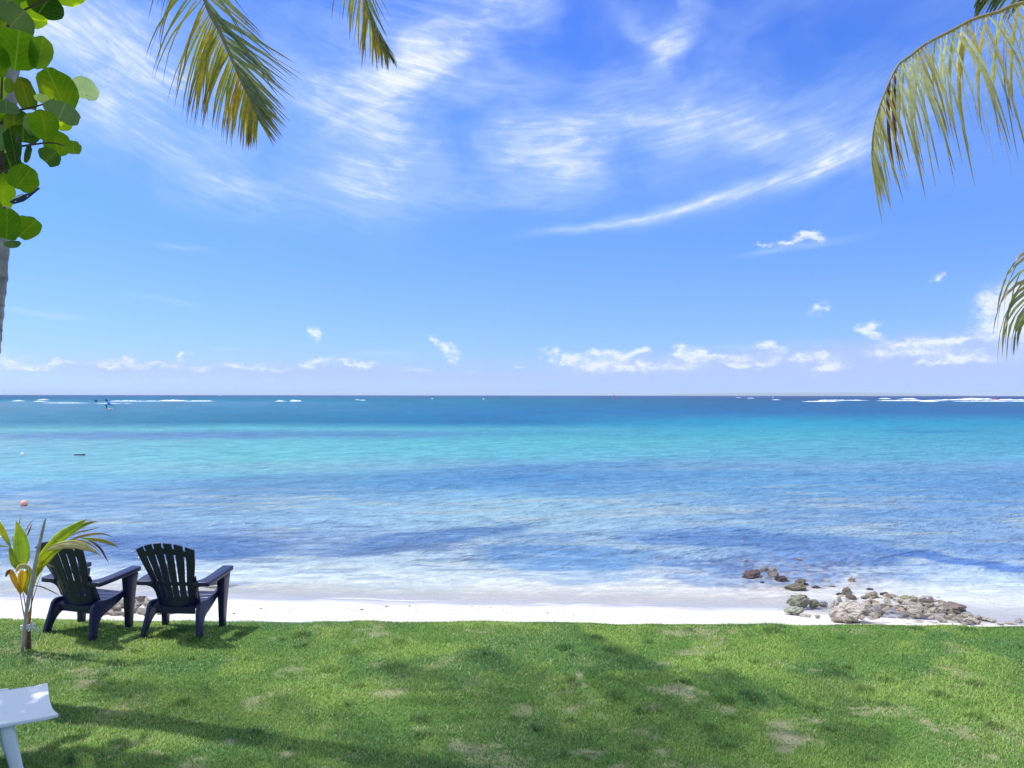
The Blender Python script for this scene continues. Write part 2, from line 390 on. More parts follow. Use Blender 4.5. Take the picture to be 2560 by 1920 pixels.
b = t.n('ShaderNodeBump'); b.inputs['Strength'].default_value = .35; b.inputs['Distance'].default_value = .02
t.l(t.m('ADD', finen, t.m('MULTIPLY', t.noise(geo.outputs[0], 9, 4, .6), 2.0)), b.inputs['Height']); t.l(b.outputs[0], p.inputs['Normal'])
finish(t, p.outputs[0]); M_SAND = m
o = link('beach', mesh_np('beach', np.stack([X, Y, Z], -1), grid_faces(len(ys_), len(xs_)), M_SAND, True)); tag(o, kind='structure')

# ------------------------------------------------------------------ the sea
CH = H - WZ
SEA_PX = [0, 640, 1280, 1920, 2560]
SEA = [
 (988, (62,108,180),(62,112,180),(58,112,180),(52,106,178),(48,98,170)),
 (998, (75,130,190),(75,135,195),(60,130,188),(55,115,182),(60,112,182)),
 (1006,(108,148,205),(98,142,203),(78,130,192),(70,120,188),(72,124,190)),
 (1030,(92,142,200),(82,133,196),(78,128,200),(68,122,196),(62,118,195)),
 (1055,(86,138,196),(72,128,190),(62,124,195),(72,158,214),(68,148,210)),
 (1072,(108,185,216),(98,190,220),(88,176,216),(72,170,216),(72,164,210)),
 (1085,(104,165,216),(88,150,206),(82,170,212),(78,180,216),(74,166,215)),
 (1105,(118,186,222),(103,190,220),(92,190,220),(88,180,216),(78,170,215)),
 (1140,(114,190,226),(103,195,221),(98,190,225),(93,180,220),(93,180,225)),
 (1165,(118,190,230),(118,190,226),(106,165,220),(103,165,220),(103,165,225)),
 (1190,(122,188,234),(112,172,216),(90,142,214),(100,158,220),(96,148,215)),
 (1225,(116,162,224),(106,152,214),(106,162,224),(106,158,220),(96,148,220)),
 (1260,(120,158,220),(124,166,220),(146,190,232),(110,156,220),(106,152,220)),
 (1300,(135,172,224),(136,178,228),(150,190,230),(120,162,224),(114,156,224)),
 (1340,(130,166,224),(118,150,216),(162,188,230),(136,174,226),(126,162,224)),
 (1380,(112,142,212),(135,165,218),(165,190,230),(130,168,224),(122,162,225)),
 (1410,(145,170,218),(186,206,235),(175,198,232),(172,194,234),(150,180,235)),
 (1440,(192,206,235),(206,220,240),(198,212,236),(192,206,238),(180,204,240)),
 (1470,(222,221,228),(222,222,230),(218,220,228),(220,218,228),(202,214,236)),
 (1520,(228,222,238),(228,222,238),(228,222,238),(226,222,238),(215,218,240))]
PATCH = [(450,1365,270,34,0,(76,104,190),1.0),(900,1368,170,20,-4,(92,118,196),.8),(1090,1342,230,22,-7,(84,116,196),1.0),(1010,1372,170,10,-5,(84,100,170),.7),
 (1400,1392,210,36,2,(92,134,214),.95),(1330,1345,120,14,0,(110,145,215),.7),(1900,1352,340,24,3,(80,116,204),1.0),(2080,1385,170,26,4,(80,114,204),.9),(1760,1408,120,16,4,(84,116,205),.8),(1940,1420,170,42,3,(92,118,200),.75),
 (1800,1448,120,16,5,(104,130,205),.6),(1480,1452,100,8,0,(140,160,215),.6),(1540,1438,90,8,0,(140,160,215),.5),(2400,1398,200,10,7,(64,100,205),1.0),(2470,1372,130,20,3,(90,126,215),.75),(2240,1440,70,8,0,(120,150,225),.7),
 (700,1205,200,20,-3,(98,140,206),.6),(1230,1192,380,26,-4,(86,138,214),.6),(1500,1218,260,16,-3,(90,138,214),.5),(400,1090,330,10,0,(108,140,206),.6),(900,1084,300,7,0,(98,140,205),.5),(2330,1078,120,4,0,(60,130,205),.6),
 (220,1330,260,12,-3,(118,146,214),.5),(2200,1290,300,22,2,(100,142,218),.5),(2450,1230,160,30,0,(92,140,214),.5),(1640,1370,120,10,3,(180,195,225),.8),(560,1464,40,4,0,(90,80,70),.7),(600,1456,30,6,0,(110,120,190),.6)]
dd = np.concatenate([np.linspace(660, 14, 520), 14 * (0.90 ** np.arange(1, 44))])
yy = CH * FPX / dd
rr = np.linspace(-1.1, 1.1, 620)
Yg = np.repeat(yy[:, None], len(rr), 1); Xg = rr[None, :] * (Yg + 6 * np.exp(-Yg / 60.0))
PX = 1280 + FPX * Xg / Yg; PY = 988 + CH * FPX / Yg + (PX - 1280) * .0012
# warp of the colour borders so that they wander
sx, sy = Xg / (8 + .10 * Yg), Yg / (4 + .07 * Yg)
wx = PX + 140 * (fbm(PX / 260, PY / 26, 4) - .5); wy = PY + (PY - 985) * .11 * (fbm(PX / 330 + 5, PY / 30 + 7, 4) - .5)
rows = np.array([r[0] for r in SEA]); T = np.zeros(Xg.shape + (3,))
SEA = [(r[0],) + tuple((c[0] + 4 * q_, c[1] + 10 * q_, c[2] - 7 * q_) for c in r[1:]) for r in SEA for q_ in [.6 if r[0] < 1060 else (0.0 if r[0] < 1160 else .4)]]
SEA = [(r[0],) + tuple((c[0] + 12, c[1] - 5, c[2] - 6) for c in r[1:]) if 1068 < r[0] < 1180 else r for r in SEA]
for k in range(3):
    cols = [np.interp(wy, rows, [r[1 + j][k] for r in SEA]) for j in range(5)]
    f = np.clip(wx, 0, 2560) / 640.0; j = np.clip(f.astype(int), 0, 3); fr = f - j
    st_ = np.stack(cols, -1)
    T[..., k] = np.take_along_axis(st_, j[..., None], -1)[..., 0] * (1 - fr) + np.take_along_axis(st_, (j + 1)[..., None], -1)[..., 0] * fr
wx2 = PX + 70 * (fbm(PX / 90 + 3, PY / 14 + 2, 4) - .5); wy2 = PY + 26 * (fbm(PX / 110 + 31, PY / 16 + 12, 4) - .5) * np.clip((PY - 1040) / 200, .2, 1)
# pale sandy streaks on the near seabed
sk_ = np.clip((fbm(PX / 240 + PY / 60, PY / 9 + 3, 5) - .54) * 7, 0, 1) * np.clip((PY - 1190) / 60, 0, 1) * np.clip((1480 - PY) / 40, 0, 1) * .55
T = T * (1 - sk_[..., None]) + np.array((182, 198, 208)) * sk_[..., None]
sk_ = np.clip((fbm(PX / 130 - PY / 40 + 9, PY / 6 + 30, 5) - .56) * 7, 0, 1) * np.clip((PY - 1240) / 60, 0, 1) * np.clip((1465 - PY) / 40, 0, 1) * .5
T = T * (1 - sk_[..., None]) + np.array((88, 118, 172)) * sk_[..., None]
stk = np.clip(.80 + 2.0 * (fbm(PX / 75 - PY / 9, PY / 5.5, 4) - .42), .25, 1)
for (cx, cy, rx, ry, an, cc, am) in PATCH:
    a = R(an); dx = wx2 - cx; dy = wy2 - cy; ex = (dx * math.cos(a) + dy * math.sin(a)) / rx; ey = (-dx * math.sin(a) + dy * math.cos(a)) / ry
    e = np.sqrt(ex * ex + ey * ey); wgt = np.clip((1.22 - e) / .42, 0, 1); wgt = wgt * wgt * (3 - 2 * wgt) * am * stk; cc = [c * .72 + q * .28 for c, q in zip(cc, (112, 176, 200))]
    T = T * (1 - wgt[..., None]) + np.array(cc) * wgt[..., None]
# stony mottling where rocks lie under the water
mo = np.clip(1.2 - np.sqrt(((PX - 2000) / 230) ** 2 + ((PY - 1432) / 48) ** 2), 0, 1) * np.clip((vnoise(PX / 11, PY / 4.2) * .6 + vnoise(PX / 5, PY / 2.2) * .4 - .56) * 8, 0, 1)
T = T * (1 - .75 * mo[..., None]) + np.array((196, 184, 190)) * .75 * mo[..., None]
mo2 = np.clip(1.25 - np.sqrt(((PX - 1960) / 330) ** 2 + ((PY - 1425) / 55) ** 2), 0, 1) * np.clip((vnoise(PX / 16 + 7, PY / 4.6 + 3) * .55 + vnoise(PX / 7, PY / 2.5 + 9) * .45 - .52) * 7, 0, 1)
T = T * (1 - .65 * mo2[..., None]) + np.array((78, 84, 128)) * .65 * mo2[..., None]
gz = (.06 + .13 * np.clip((PY - 1150) / 120, 0, 1))[..., None]; T = T * (1 - gz) + np.array((172, 196, 218)) * gz
T *= (1 + .05 * (fbm(PX / 60, PY / 6, 3) - .5))[..., None]
Tl = ((T / 255 + .055) / 1.055) ** 2.4
depth = WZ - sand_z(Xg, Yg)
off = Yg - shore(Xg)
FREF = np.interp(dd, [0, 8, 40, 150, 400, 660], [.30, .30, .24, .16, .10, .07])[:, None, None]
body = (Tl - FREF * np.array((.36, .50, .95))) / (np.array((1.16, 1.27, 1.48)) * (1 - FREF))
body = np.clip(body, .004, .9)
opac = np.clip(off / 1.2, 0, 1); opac = np.where(off > 0, .04 + .96 * opac ** .8, 0)
opac = np.clip(opac, 0, 1)
# foam: swash line and reef breakers
fo = np.exp(-((off - .12 - .30 * (fbm(Xg * 1.6, Xg * 0, 5) - .5)) / .030) ** 2) * np.clip((fbm(Xg * 1.5, Xg * 0 + 4, 4) - .32) * 3, 0, 1) * np.clip(.9 - Xg * .12, .25, .85)
fo += np.exp(-((off - 1.7 - .9 * (fbm(Xg * .5, Xg * 0 + 19, 4) - .5)) / .07) ** 2) * np.clip((fbm(Xg * 3, Yg * 3, 3) - .5) * 5, 0, 1) * .5
fo += np.exp(-((off - .75 - .5 * (fbm(Xg * .6, Xg * 0 + 9, 3) - .5)) / .05) ** 2) * np.clip((vnoise(Xg * 3, Yg * 3) - .55) * 3, 0, 1) * .5
wv = np.zeros_like(Xg)
for (L, A, ang, ph) in [(2.6, .020, 8, 0), (1.7, .014, -14, 1.3), (1.15, .010, 18, 4.1), (.8, .007, -6, 2.2), (.62, .005, 26, .4), (3.9, .016, -4, 5.2)]:
    a = R(90 + ang); kx, ky = math.cos(a) * 6.283 / L, math.sin(a) * 6.283 / L
    jit = 2.2 * (fbm(Xg * .45 + ph, Yg * .45, 3) - .5) * 2
    fade = np.clip(1 - (Yg / (L * 22)), 0, 1)
    wv += A * (np.sin(kx * Xg + ky * Yg + ph + jit) ) * fade
wv *= np.clip(off / 4.0, .04, 1) * 1.15
Zg = WZ + wv + np.where(off < .35, np.clip(off, -1, .35) * 0.0, 0)
m, t = new_mat('sea_water')
at_ = t.n('ShaderNodeAttribute', attribute_name='tint'); af = t.n('ShaderNodeAttribute', attribute_name='fac'); afo = t.n('ShaderNodeAttribute', attribute_name='foam')
geo = t.n('ShaderNodeNewGeometry')
spx = t.n('ShaderNodeSeparateXYZ'); t.l(geo.outputs[0], spx.inputs[0])
dist = spx.outputs[1]
def wn_(sc_, rot_, st_, det=4, ro=.6): return t.noise(t.mapping(t.mapping(geo.outputs[0], rot=(0, 0, R(rot_))), scale=(sc_, sc_ * st_, 0)), 1.0, det, ro, .3)
n_f = wn_(3.2, -38, 2.3); n_m = wn_(1.25, -30, 2.2, 5); n_b = wn_(.42, -24, 2.2, 5); n_h = wn_(.09, -10, 2.5, 5)
hgt = t.m('ADD', t.m('ADD', t.m('MULTIPLY', n_f, .12), t.m('MULTIPLY', n_m, .30)), t.m('ADD', t.m('MULTIPLY', n_b, .65), t.m('MULTIPLY', n_h, 2.2)))
calm = t.rng_(t.m('MULTIPLY', af.outputs[2], t.rng_(dist, 13, 17, .3, 1)), 0, 1, .08, 1.0)
b = t.n('ShaderNodeBump'); b.inputs['Distance'].default_value = 1.0; t.l(calm, b.inputs['Strength']); t.l(hgt, b.inputs['Height'])
# the body of the water: ripple light and shade painted in as streaks, along with darker water
st0 = t.rng_(n_f, .30, .62); st1 = t.rng_(n_m, .30, .62); st2 = t.rng_(n_b, .30, .62); st3 = t.rng_(n_h, .32, .62)
m1 = t.m('MULTIPLY_ADD', st0, .5, t.m('MULTIPLY', st1, .5)); m2 = t.m('MULTIPLY_ADD', st1, .55, t.m('MULTIPLY', st2, .45)); m3 = t.m('MULTIPLY_ADD', st2, .6, t.m('MULTIPLY', st3, .4))
ma = t.n('ShaderNodeMix', data_type='FLOAT'); t.l(t.rng_(dist, 16, 40, 0, 1), ma.inputs[0]); t.l(m1, ma.inputs[2]); t.l(m2, ma.inputs[3])
mb = t.n('ShaderNodeMix', data_type='FLOAT'); t.l(t.rng_(dist, 60, 200, 0, 1), mb.inputs[0]); t.l(ma.outputs[0], mb.inputs[2]); t.l(m3, mb.inputs[3])
bodyc = t.mix(t.m('MAXIMUM', mb.outputs[0], t.rng_(dist, 12.5, 16, .8, 0)), t.mix(1, at_.outputs[0], (.46, .55, .68), 'MULTIPLY'), t.mix(1, at_.outputs[0], (1.19, 1.17, 1.12), 'MULTIPLY'))
bodyc = t.mix(afo.outputs[2], bodyc, (.85, .87, .9))
dif = t.n('ShaderNodeBsdfDiffuse'); t.l(bodyc, dif.inputs[0]); t.l(b.outputs[0], dif.inputs['Normal'])
trn = t.n('ShaderNodeBsdfTransparent'); trn.inputs[0].default_value = (.93, .96, .99, 1)
ms = t.n('ShaderNodeMixShader'); t.l(t.m('MAXIMUM', af.outputs[2], afo.outputs[2]), ms.inputs[0]); t.l(trn.outputs[0], ms.inputs[1]); t.l(dif.outputs[0], ms.inputs[2])
gl = t.n('ShaderNodeBsdfGlossy'); gl.inputs['Roughness'].default_value = .09; t.l(b.outputs[0], gl.inputs['Normal'])
fr = t.n('ShaderNodeFresnel'); fr.inputs[0].default_value = 1.333; t.l(b.outputs[0], fr.inputs['Normal'])
frc = t.m('MULTIPLY', t.m('MINIMUM', fr.outputs[0], t.rng_(dist, 12, 60, .42, .34)), t.m('SUBTRACT', 1.0, afo.outputs[2]))
ms2 = t.n('ShaderNodeMixShader'); t.l(frc, ms2.inputs[0]); t.l(ms.outputs[0], ms2.inputs[1]); t.l(gl.outputs[0], ms2.inputs[2])
finish(t, ms2.outputs[0]); M_SEA = m
me = mesh_np('sea_water', np.stack([Xg, Yg, Zg], -1), grid_faces(*Xg.shape), M_SEA, True, col=body, fac=opac.reshape(-1), extra={'foam': np.clip(fo, 0, 1).reshape(-1)})
o = link('water', me); tag(o, kind='structure')

# low ridges of white surf breaking on the reef
mf, t = new_mat('surf_foam')
g = t.n('ShaderNodeNewGeometry'); n1 = t.noise(g.outputs[0], .4, 4, .7)
p = t.n('ShaderNodeBsdfPrincipled'); t.l(t.mix(t.rng_(n1, .35, .65), (.62, .70, .80), (.88, .90, .92)), p.inputs['Base Color']); p.inputs['Roughness'].default_value = .9
finish(t, p.outputs[0])
fb = MB()
def surf(px0, px1, py, hpx, broken=.5, seed=0):
    D = CH * FPX / (py - 987.5 - (px0 + px1) / 2 * .0012 * 0 - ((px0 + px1) / 2 - 1280) * .0012)
    x0 = (px0 - 1280) / FPX * D; x1 = (px1 - 1280) / FPX * D; n = max(6, int((px1 - px0) / 2)); hh = hpx / FPX * D
    for i in range(n):
        f0, f1 = i / n, (i + 1) / n
        k = vnoise(np.array([i * .23 + seed]), np.array([seed * 3.7]))[0]
        if k < broken * .62: continue
        e = min(1, 4 * f0 + .15, 4 * (1 - f1) + .15); z1 = hh * e * (.35 + .9 * random.random()) * (.6 + k * .6)
        xa = x0 + (x1 - x0) * f0; xb = x0 + (x1 - x0) * (f1 + .01); wd = D * .012
        yj = D + random.uniform(-.3, .3) * wd
        fb.add([(xa, yj - wd, WZ - .05), (xb, yj - wd, WZ - .05), (xb, yj + wd, WZ - .05), (xa, yj + wd, WZ - .05), (xa, yj, WZ + z1), (xb, yj, WZ + z1 * random.uniform(.6, 1.1))],
               [(0, 1, 5, 4), (2, 3, 4, 5), (1, 2, 5), (3, 0, 4)])
for a in [(278,345,1002.5,2.4,.3,1),(345,400,1002.5,1.8,.5,2),(398,470,1002,2.8,.1,3),(470,540,1002.5,2.2,.5,4),(690,716,1002.5,3,.2,5),(726,752,1002.5,4,.1,6),(42,54,1002,4,.1,7),(90,112,1003,1.8,.4,8),
          (100,118,999,2,.5,9),(2005,2100,1003.3,1.6,.2,10),(2045,2165,1000.5,1.8,.3,11),(2195,2360,1001.5,2.2,.2,12),(2250,2290,997.5,2.6,.2,13),(2205,2225,996.5,3,.2,14),(2330,2500,999.5,1.8,.3,15),(2400,2475,996.5,2.2,.3,16),
          (2480,2600,1000.0,2.4,.15,17),(2380,2600,1003,1.4,.5,18),(2300,2340,1003.5,1.6,.5,19),(1870,1884,995,2.2,.1,20),(1842,1850,993.2,1.6,.1,21),(900,912,1000,1.4,.4,22),(890,896,999,1.2,.1,23),(1206,1211,997,1.5,.1,24),(1078,1084,996,1.2,.1,25),(1930,1950,999,1.4,.5,26),
          (110,220,1007,1.2,.55,27),(240,330,1008,1.0,.6,28)]:
    surf(*a)
o = fb.build('surf', mf); tag(o, 'broken white lines of surf breaking on the far reef', 'surf', kind='stuff')

# far island on the horizon, right
m, t = new_mat('island_scrub'); g = t.n('ShaderNodeNewGeometry'); n1 = t.noise(g.outputs[0], .004, 5, .6)
p = t.n('ShaderNodeBsdfPrincipled'); t.l(t.mix(n1, (.05, .08, .04), (.16, .17, .11)), p.inputs['Base Color']); p.inputs['Roughness'].default_value = .9
finish(t, p.outputs[0])
DI = 38000.0
xs = np.linspace((1650 - 1280) / FPX * DI, (2450 - 1280) / FPX * DI, 120); ff = np.linspace(0, 1, 120)
hp = np.interp(ff, [0, .06, .2, .45, .62, .75, .9, 1], [0, 4, 6.5, 8, 8, 6.5, 3.5, 0]) * (1 + .18 * (fbm(ff * 14, ff * 0, 3) - .5))
V = []
for k, (dy, hf) in enumerate([(-700, 0), (-350, .75), (0, 1), (600, .6), (1200, 0)]):
    for x, hh in zip(xs, hp): V.append((x, DI + dy, WZ - .3 + hh / FPX * DI * hf))
o = link('hills', mesh_np('hills', V, grid_faces(5, 120), m, True)); tag(o, kind='structure')

# ------------------------------------------------------------------ the lawn
def lawn_z(x, y):
    x = np.asarray(x, float); y = np.asarray(y, float)
    e = edge(x)
    z = .085 * (fbm(x * .8 + 3, y * .8, 3) - .5) + .03 * (fbm(x * 2.6, y * 2.6 + 8, 2) - .5)
    lip = np.clip((y - (e - .35)) / .35, 0, 1)
    return z * (1 - .3 * lip) - .035 * lip ** 2
DRY = [(1717,1717,42,10),(2125,1754,32,7),(2180,1778,62,9),(2268,1797,52,9),(1917,1784,20,8),(2034,1808,36,14),(2351,1643,20,5),(1947,1660,18,5),(2000,1665,30,7),(2255,1585,20,4),(2446,1567,25,4),
 (1643,1890,50,18),(1970,1850,80,18),(1200,1574,34,5),(976,1633,18,4),(1432,1724,20,16),(1175,1786,16,8),(871,1892,14,7),(766,1890,24,12),(347,1747,34,9),(231,1771,20,6),(170,1725,38,10),
 (243,1688,16,9),(105,1640,60,22),(150,1762,14,6),(359,1870,30,16),(532,1884,46,16),(463,1815,16,5),(1420,1700,14,10),(1500,1870,40,14),(1640,1780,34,10),(1650,1825,24,14),(2160,1585,30,4),(2480,1900,34,12),(2330,1810,30,6),(1245,1870,20,8)]
DW = []
for (px, py, rx, ry) in DRY:
    p = on(px, py, 0.0); q = on(px, py + ry, 0.0); DW.append((p.x, p.y, rx / FPX * p.y, abs(p.y - q.y)))
def dryness(x, y):
    x = np.asarray(x, float); y = np.asarray(y, float); d = np.zeros_like(x)
    wx = x + .55 * (fbm(x * 3.5, y * 3.5, 4) - .5); wy = y + .55 * (fbm(x * 3.5 + 40, y * 3.5, 4) - .5)
    for (cx, cy, rx, ry) in DW:
        e = ((wx - cx) / rx) ** 2 + ((wy - cy) / ry) ** 2; d = np.maximum(d, np.clip((1.25 - e) * .8, 0, .9))
    d = d * np.clip((fbm(x * 14 + 3, y * 14, 3) - .30) * 4.0, 0, 1)
    g = fbm(x * 1.3 + 9, y * 1.3 + 2, 4)
    d = np.maximum(d, np.clip((fbm(x * 3.1, y * 3.1, 4) - .60) * 5, 0, .7) * np.clip((g - .42) * 5, 0, 1))
    return d
gx = np.concatenate([[-120, -30, -14], np.linspace(-9, 9, 300), [14, 30, 120]]); gv = np.concatenate([[-80, -20, -4, 1.5], np.linspace(3.2, 9, 150)])
X, V_ = np.meshgrid(gx, np.linspace(0, 1, 1)); 
tt = np.concatenate([[-60, -20, -5], np.linspace(2.6, 0, 1)[:0], np.linspace(3.0, 1, 1)[:0]])
rows_ = np.concatenate([[-90, -25, -5, 1.0], np.linspace(2.5, 0, 1)[:0]])
fr_ = np.linspace(0, 1, 130)
Xl = np.repeat(gx[None, :], len(rows_) + len(fr_) + 1, 0); Yl = np.zeros_like(Xl)
E = edge(gx) + .02 * (fbm(gx * 3, gx * 0, 2) - .5)
for i, r_ in enumerate(rows_): Yl[i] = r_
for j, f in enumerate(fr_): Yl[len(rows_) + j] = 2.5 + (E - 2.5) * f
Zl = lawn_z(Xl, Yl); Zl[:4] = 0
Yl[-1] = E + .004; Zl[-1] = -.5
dl = dryness(Xl, Yl)
m, t = new_mat('lawn_soil'); a = t.n('ShaderNodeAttribute', attribute_name='fac'); g = t.n('ShaderNodeNewGeometry')
n1 = t.noise(g.outputs[0], 60, 4, .7); n2 = t.noise(g.outputs[0], 2.2, 4, .6)
gc = t.mix(t.rng_(n1, .3, .7), (.075, .165, .038), (.14, .25, .06)); dc = t.mix(t.rng_(n1, .3, .7), (.25, .23, .14), (.42, .38, .26))
p = t.n('ShaderNodeBsdfPrincipled'); t.l(t.mix(t.m('MULTIPLY', a.outputs[2], 1.0, clamp=True), gc, dc), p.inputs['Base Color']); p.inputs['Roughness'].default_value = .95
p.inputs['Specular IOR Level'].default_value = .1
b = t.n('ShaderNodeBump'); b.inputs['Strength'].default_value = .6; b.inputs['Distance'].default_value = .02; t.l(n1, b.inputs['Height']); t.l(b.outputs[0], p.inputs['Normal'])
finish(t, p.outputs[0])
o = link('lawn', mesh_np('lawn', np.stack([Xl, Yl, Zl], -1), grid_faces(*Xl.shape), m, True, fac=dl.reshape(-1))); tag(o, kind='structure')

# concrete edging at the drop to the beach
kb = MB(); n = 60
for i in range(n):
    pass
xs = np.linspace(-14, 14, 90); V = []; 
for x in xs:
    e = edge(x); wdt = .085 if x < -1.2 else .03
    wdt = float(np.interp(x, [-14, -2.2, -.6, 14], [.105, .10, .035, .03]))
    zt = float(np.interp(x, [-14, -2.2, -.6, 14], [-.028, -.03, -.06, -.06]))
    V += [(x, e + .008, -.7), (x, e + .008, zt), (x, e + .008 + wdt, zt), (x, e + .008 + wdt, -.7)]
F = [(i * 4 + k, (i + 1) * 4 + k, (i + 1) * 4 + (k + 1) % 4, i * 4 + (k + 1) % 4) for i in range(len(xs) - 1) for k in range(4)]
mconc = plastic('concrete', (.62, .61, .60), .8, .12, .5, 4)
o = link('retaining_wall', mesh_np('retaining_wall', V, F, mconc)); tag(o, 'low pale concrete retaining wall running along the seaward edge of the lawn', 'wall')
md = o.modifiers.new('b', 'BEVEL'); md.width = .006; md.segments = 2

# grass blades
NB = 760000
yb = 3.5 + (8.2 - 3.5) * rng.random(NB) ** .9; xb = (rng.random(NB) * 2 - 1) * (.70 * yb + 2.0)
yb = np.minimum(yb, edge(xb) + .02)
dry_b = dryness(xb, yb)
keep = rng.random(NB) > dry_b * .6
xb, yb, dry_b = xb[keep], yb[keep], dry_b[keep]; N = len(xb)
zb = lawn_z(xb, yb) - .004
tuft = fbm(xb * 2.1 + 50, yb * 2.1, 4); weed = fbm(xb * 1.5 + 90, yb * 1.5 + 33, 4); fine_n = fbm(xb * 9 + 4, yb * 9, 2)
hgt = (.011 + .014 * rng.random(N)) * (.75 + .7 * tuft) * (1 - .45 * dry_b)
tall = rng.random(N) < .012; hgt = np.where(tall, hgt * 1.7, hgt)
clump = np.zeros(N)
for _ in range(110):        # coarse weeds standing a little above the mown blades
    cx_ = rng.uniform(-4.6, 4.8); cy_ = rng.uniform(4.4, 7.9); q_ = rng.uniform(.03, .10)
    clump = np.maximum(clump, np.clip(1.3 - ((xb - cx_) ** 2 + (yb - cy_) ** 2) / q_ ** 2, 0, 1))
hgt = hgt * (1 + .9 * clump)
ang = rng.random(N) * 6.283; wd = (.0016 + .0014 * rng.random(N)) * (1 + .14 * (yb - 5)); 
lean = rng.random(N) * .9 + .15; la = ang + 1.57 + rng.normal(0, .6, N) ; windx = .25 * (fbm(xb * .9, yb * .9 + 70, 2) - .3)
dx, dy = np.cos(ang) * wd, np.sin(ang) * wd
lx, ly = np.cos(la) * lean * hgt + windx * hgt, np.sin(la) * lean * hgt
B = np.zeros((N, 5, 3), np.float32)
B[:, 0] = np.stack([xb - dx, yb - dy, zb], 1); B[:, 1] = np.stack([xb + dx, yb + dy, zb], 1)
B[:, 2] = np.stack([xb - dx * .8 + lx * .4, yb - dy * .8 + ly * .4, zb + hgt * .62], 1); B[:, 3] = np.stack([xb + dx * .8 + lx * .4, yb + dy * .8 + ly * .4, zb + hgt * .62], 1)
B[:, 4] = np.stack([xb + lx, yb + ly, zb + hgt], 1)
g1 = np.array((.155, .315, .068)); g2 = np.array((.32, .49, .115)); g3 = np.array((.10, .26, .08)); straw = np.array((.62, .52, .36)); yel = np.array((.32, .40, .12))
r_ = np.clip((tuft - .5) * 3.4 + .45 + .5 * (fbm(xb * 6 + 5, yb * 6, 3) - .5) + rng.normal(0, .15, N), 0, 1)[:, None]
cb = g1 * (1 - r_) + g2 * r_
wv_ = .8 * np.clip((weed - .57) * 9, 0, 1)[:, None]; cb = cb * (1 - wv_) + g3 * wv_
s_ = ((rng.random(N) < .03 + .10 * np.clip((fbm(xb * 1.1 + 7, yb * 1.1 + 5, 4) - .45) * 5, 0, 1) + .58 * dry_b) * 1.0)[:, None]; cb = cb * (1 - s_ * .85) + straw * s_ * .85
y_ = ((rng.random(N) < .10 + .3 * (fine_n - .4)) * .6)[:, None]; cb = cb * (1 - y_) + yel * y_
cb = cb * (1 - .42 * clump[:, None] * np.array((1, .8, .9)))
cb = cb * (.85 + .3 * rng.random(N))[:, None]
colr = np.repeat(cb[:, None, :], 5, 1)
ids = np.arange(N, dtype=np.int32)[:, None] * 5
Q = ids + np.array([0, 1, 3, 2]); T3 = ids + np.array([2, 3, 4])
me = bpy.data.meshes.new('grass')
me.vertices.add(N * 5); me.vertices.foreach_set('co', B.reshape(-1))
me.loops.add(N * 7); me.loops.foreach_set('vertex_index', np.concatenate([Q.reshape(-1), T3.reshape(-1)]))
me.polygons.add(N * 2); me.polygons.foreach_set('loop_start', np.concatenate([np.arange(N) * 4, N * 4 + np.arange(N) * 3]).astype(np.int32))
me.update(calc_edges=True)
a = me.attributes.new('tint', 'FLOAT_COLOR', 'POINT'); cc = np.ones((N * 5, 4), np.float32); cc[:, :3] = colr.reshape(-1, 3); a.data.foreach_set('color', cc.reshape(-1))
m, t = new_mat('grass_blade'); a = t.n('ShaderNodeAttribute', attribute_name='tint')
p = t.n('ShaderNodeBsdfPrincipled'); t.l(a.outputs[0], p.inputs['Base Color']); p.inputs['Roughness'].default_value = .5; p.inputs['Specular IOR Level'].default_value = .25
tr = t.n('ShaderNodeBsdfTranslucent'); t.l(t.mix(1, a.outputs[0], (1.3, 1.3, .7), 'MULTIPLY'), tr.inputs[0])
g = t.n('ShaderNodeNewGeometry'); v1 = t.n('ShaderNodeVectorMath', operation='MULTIPLY_ADD'); t.l(g.outputs['Normal'], v1.inputs[0]); v1.inputs[1].default_value = (.35, .35, .35); v1.inputs[2].default_value = (0, 0, .8)
v2 = t.n('ShaderNodeVectorMath', operation='NORMALIZE'); t.l(v1.outputs[0], v2.inputs[0]); t.l(v2.outputs[0], p.inputs['Normal'])
ms = t.n('ShaderNodeMixShader'); ms.inputs[0].default_value = .30; t.l(p.outputs[0], ms.inputs[1]); t.l(tr.outputs[0], ms.inputs[2]); finish(t, ms.outputs[0])
me.materials.append(m)
o = link('grass', me); tag(o, 'short mown green turf with straw coloured dry spots', 'grass', kind='stuff')

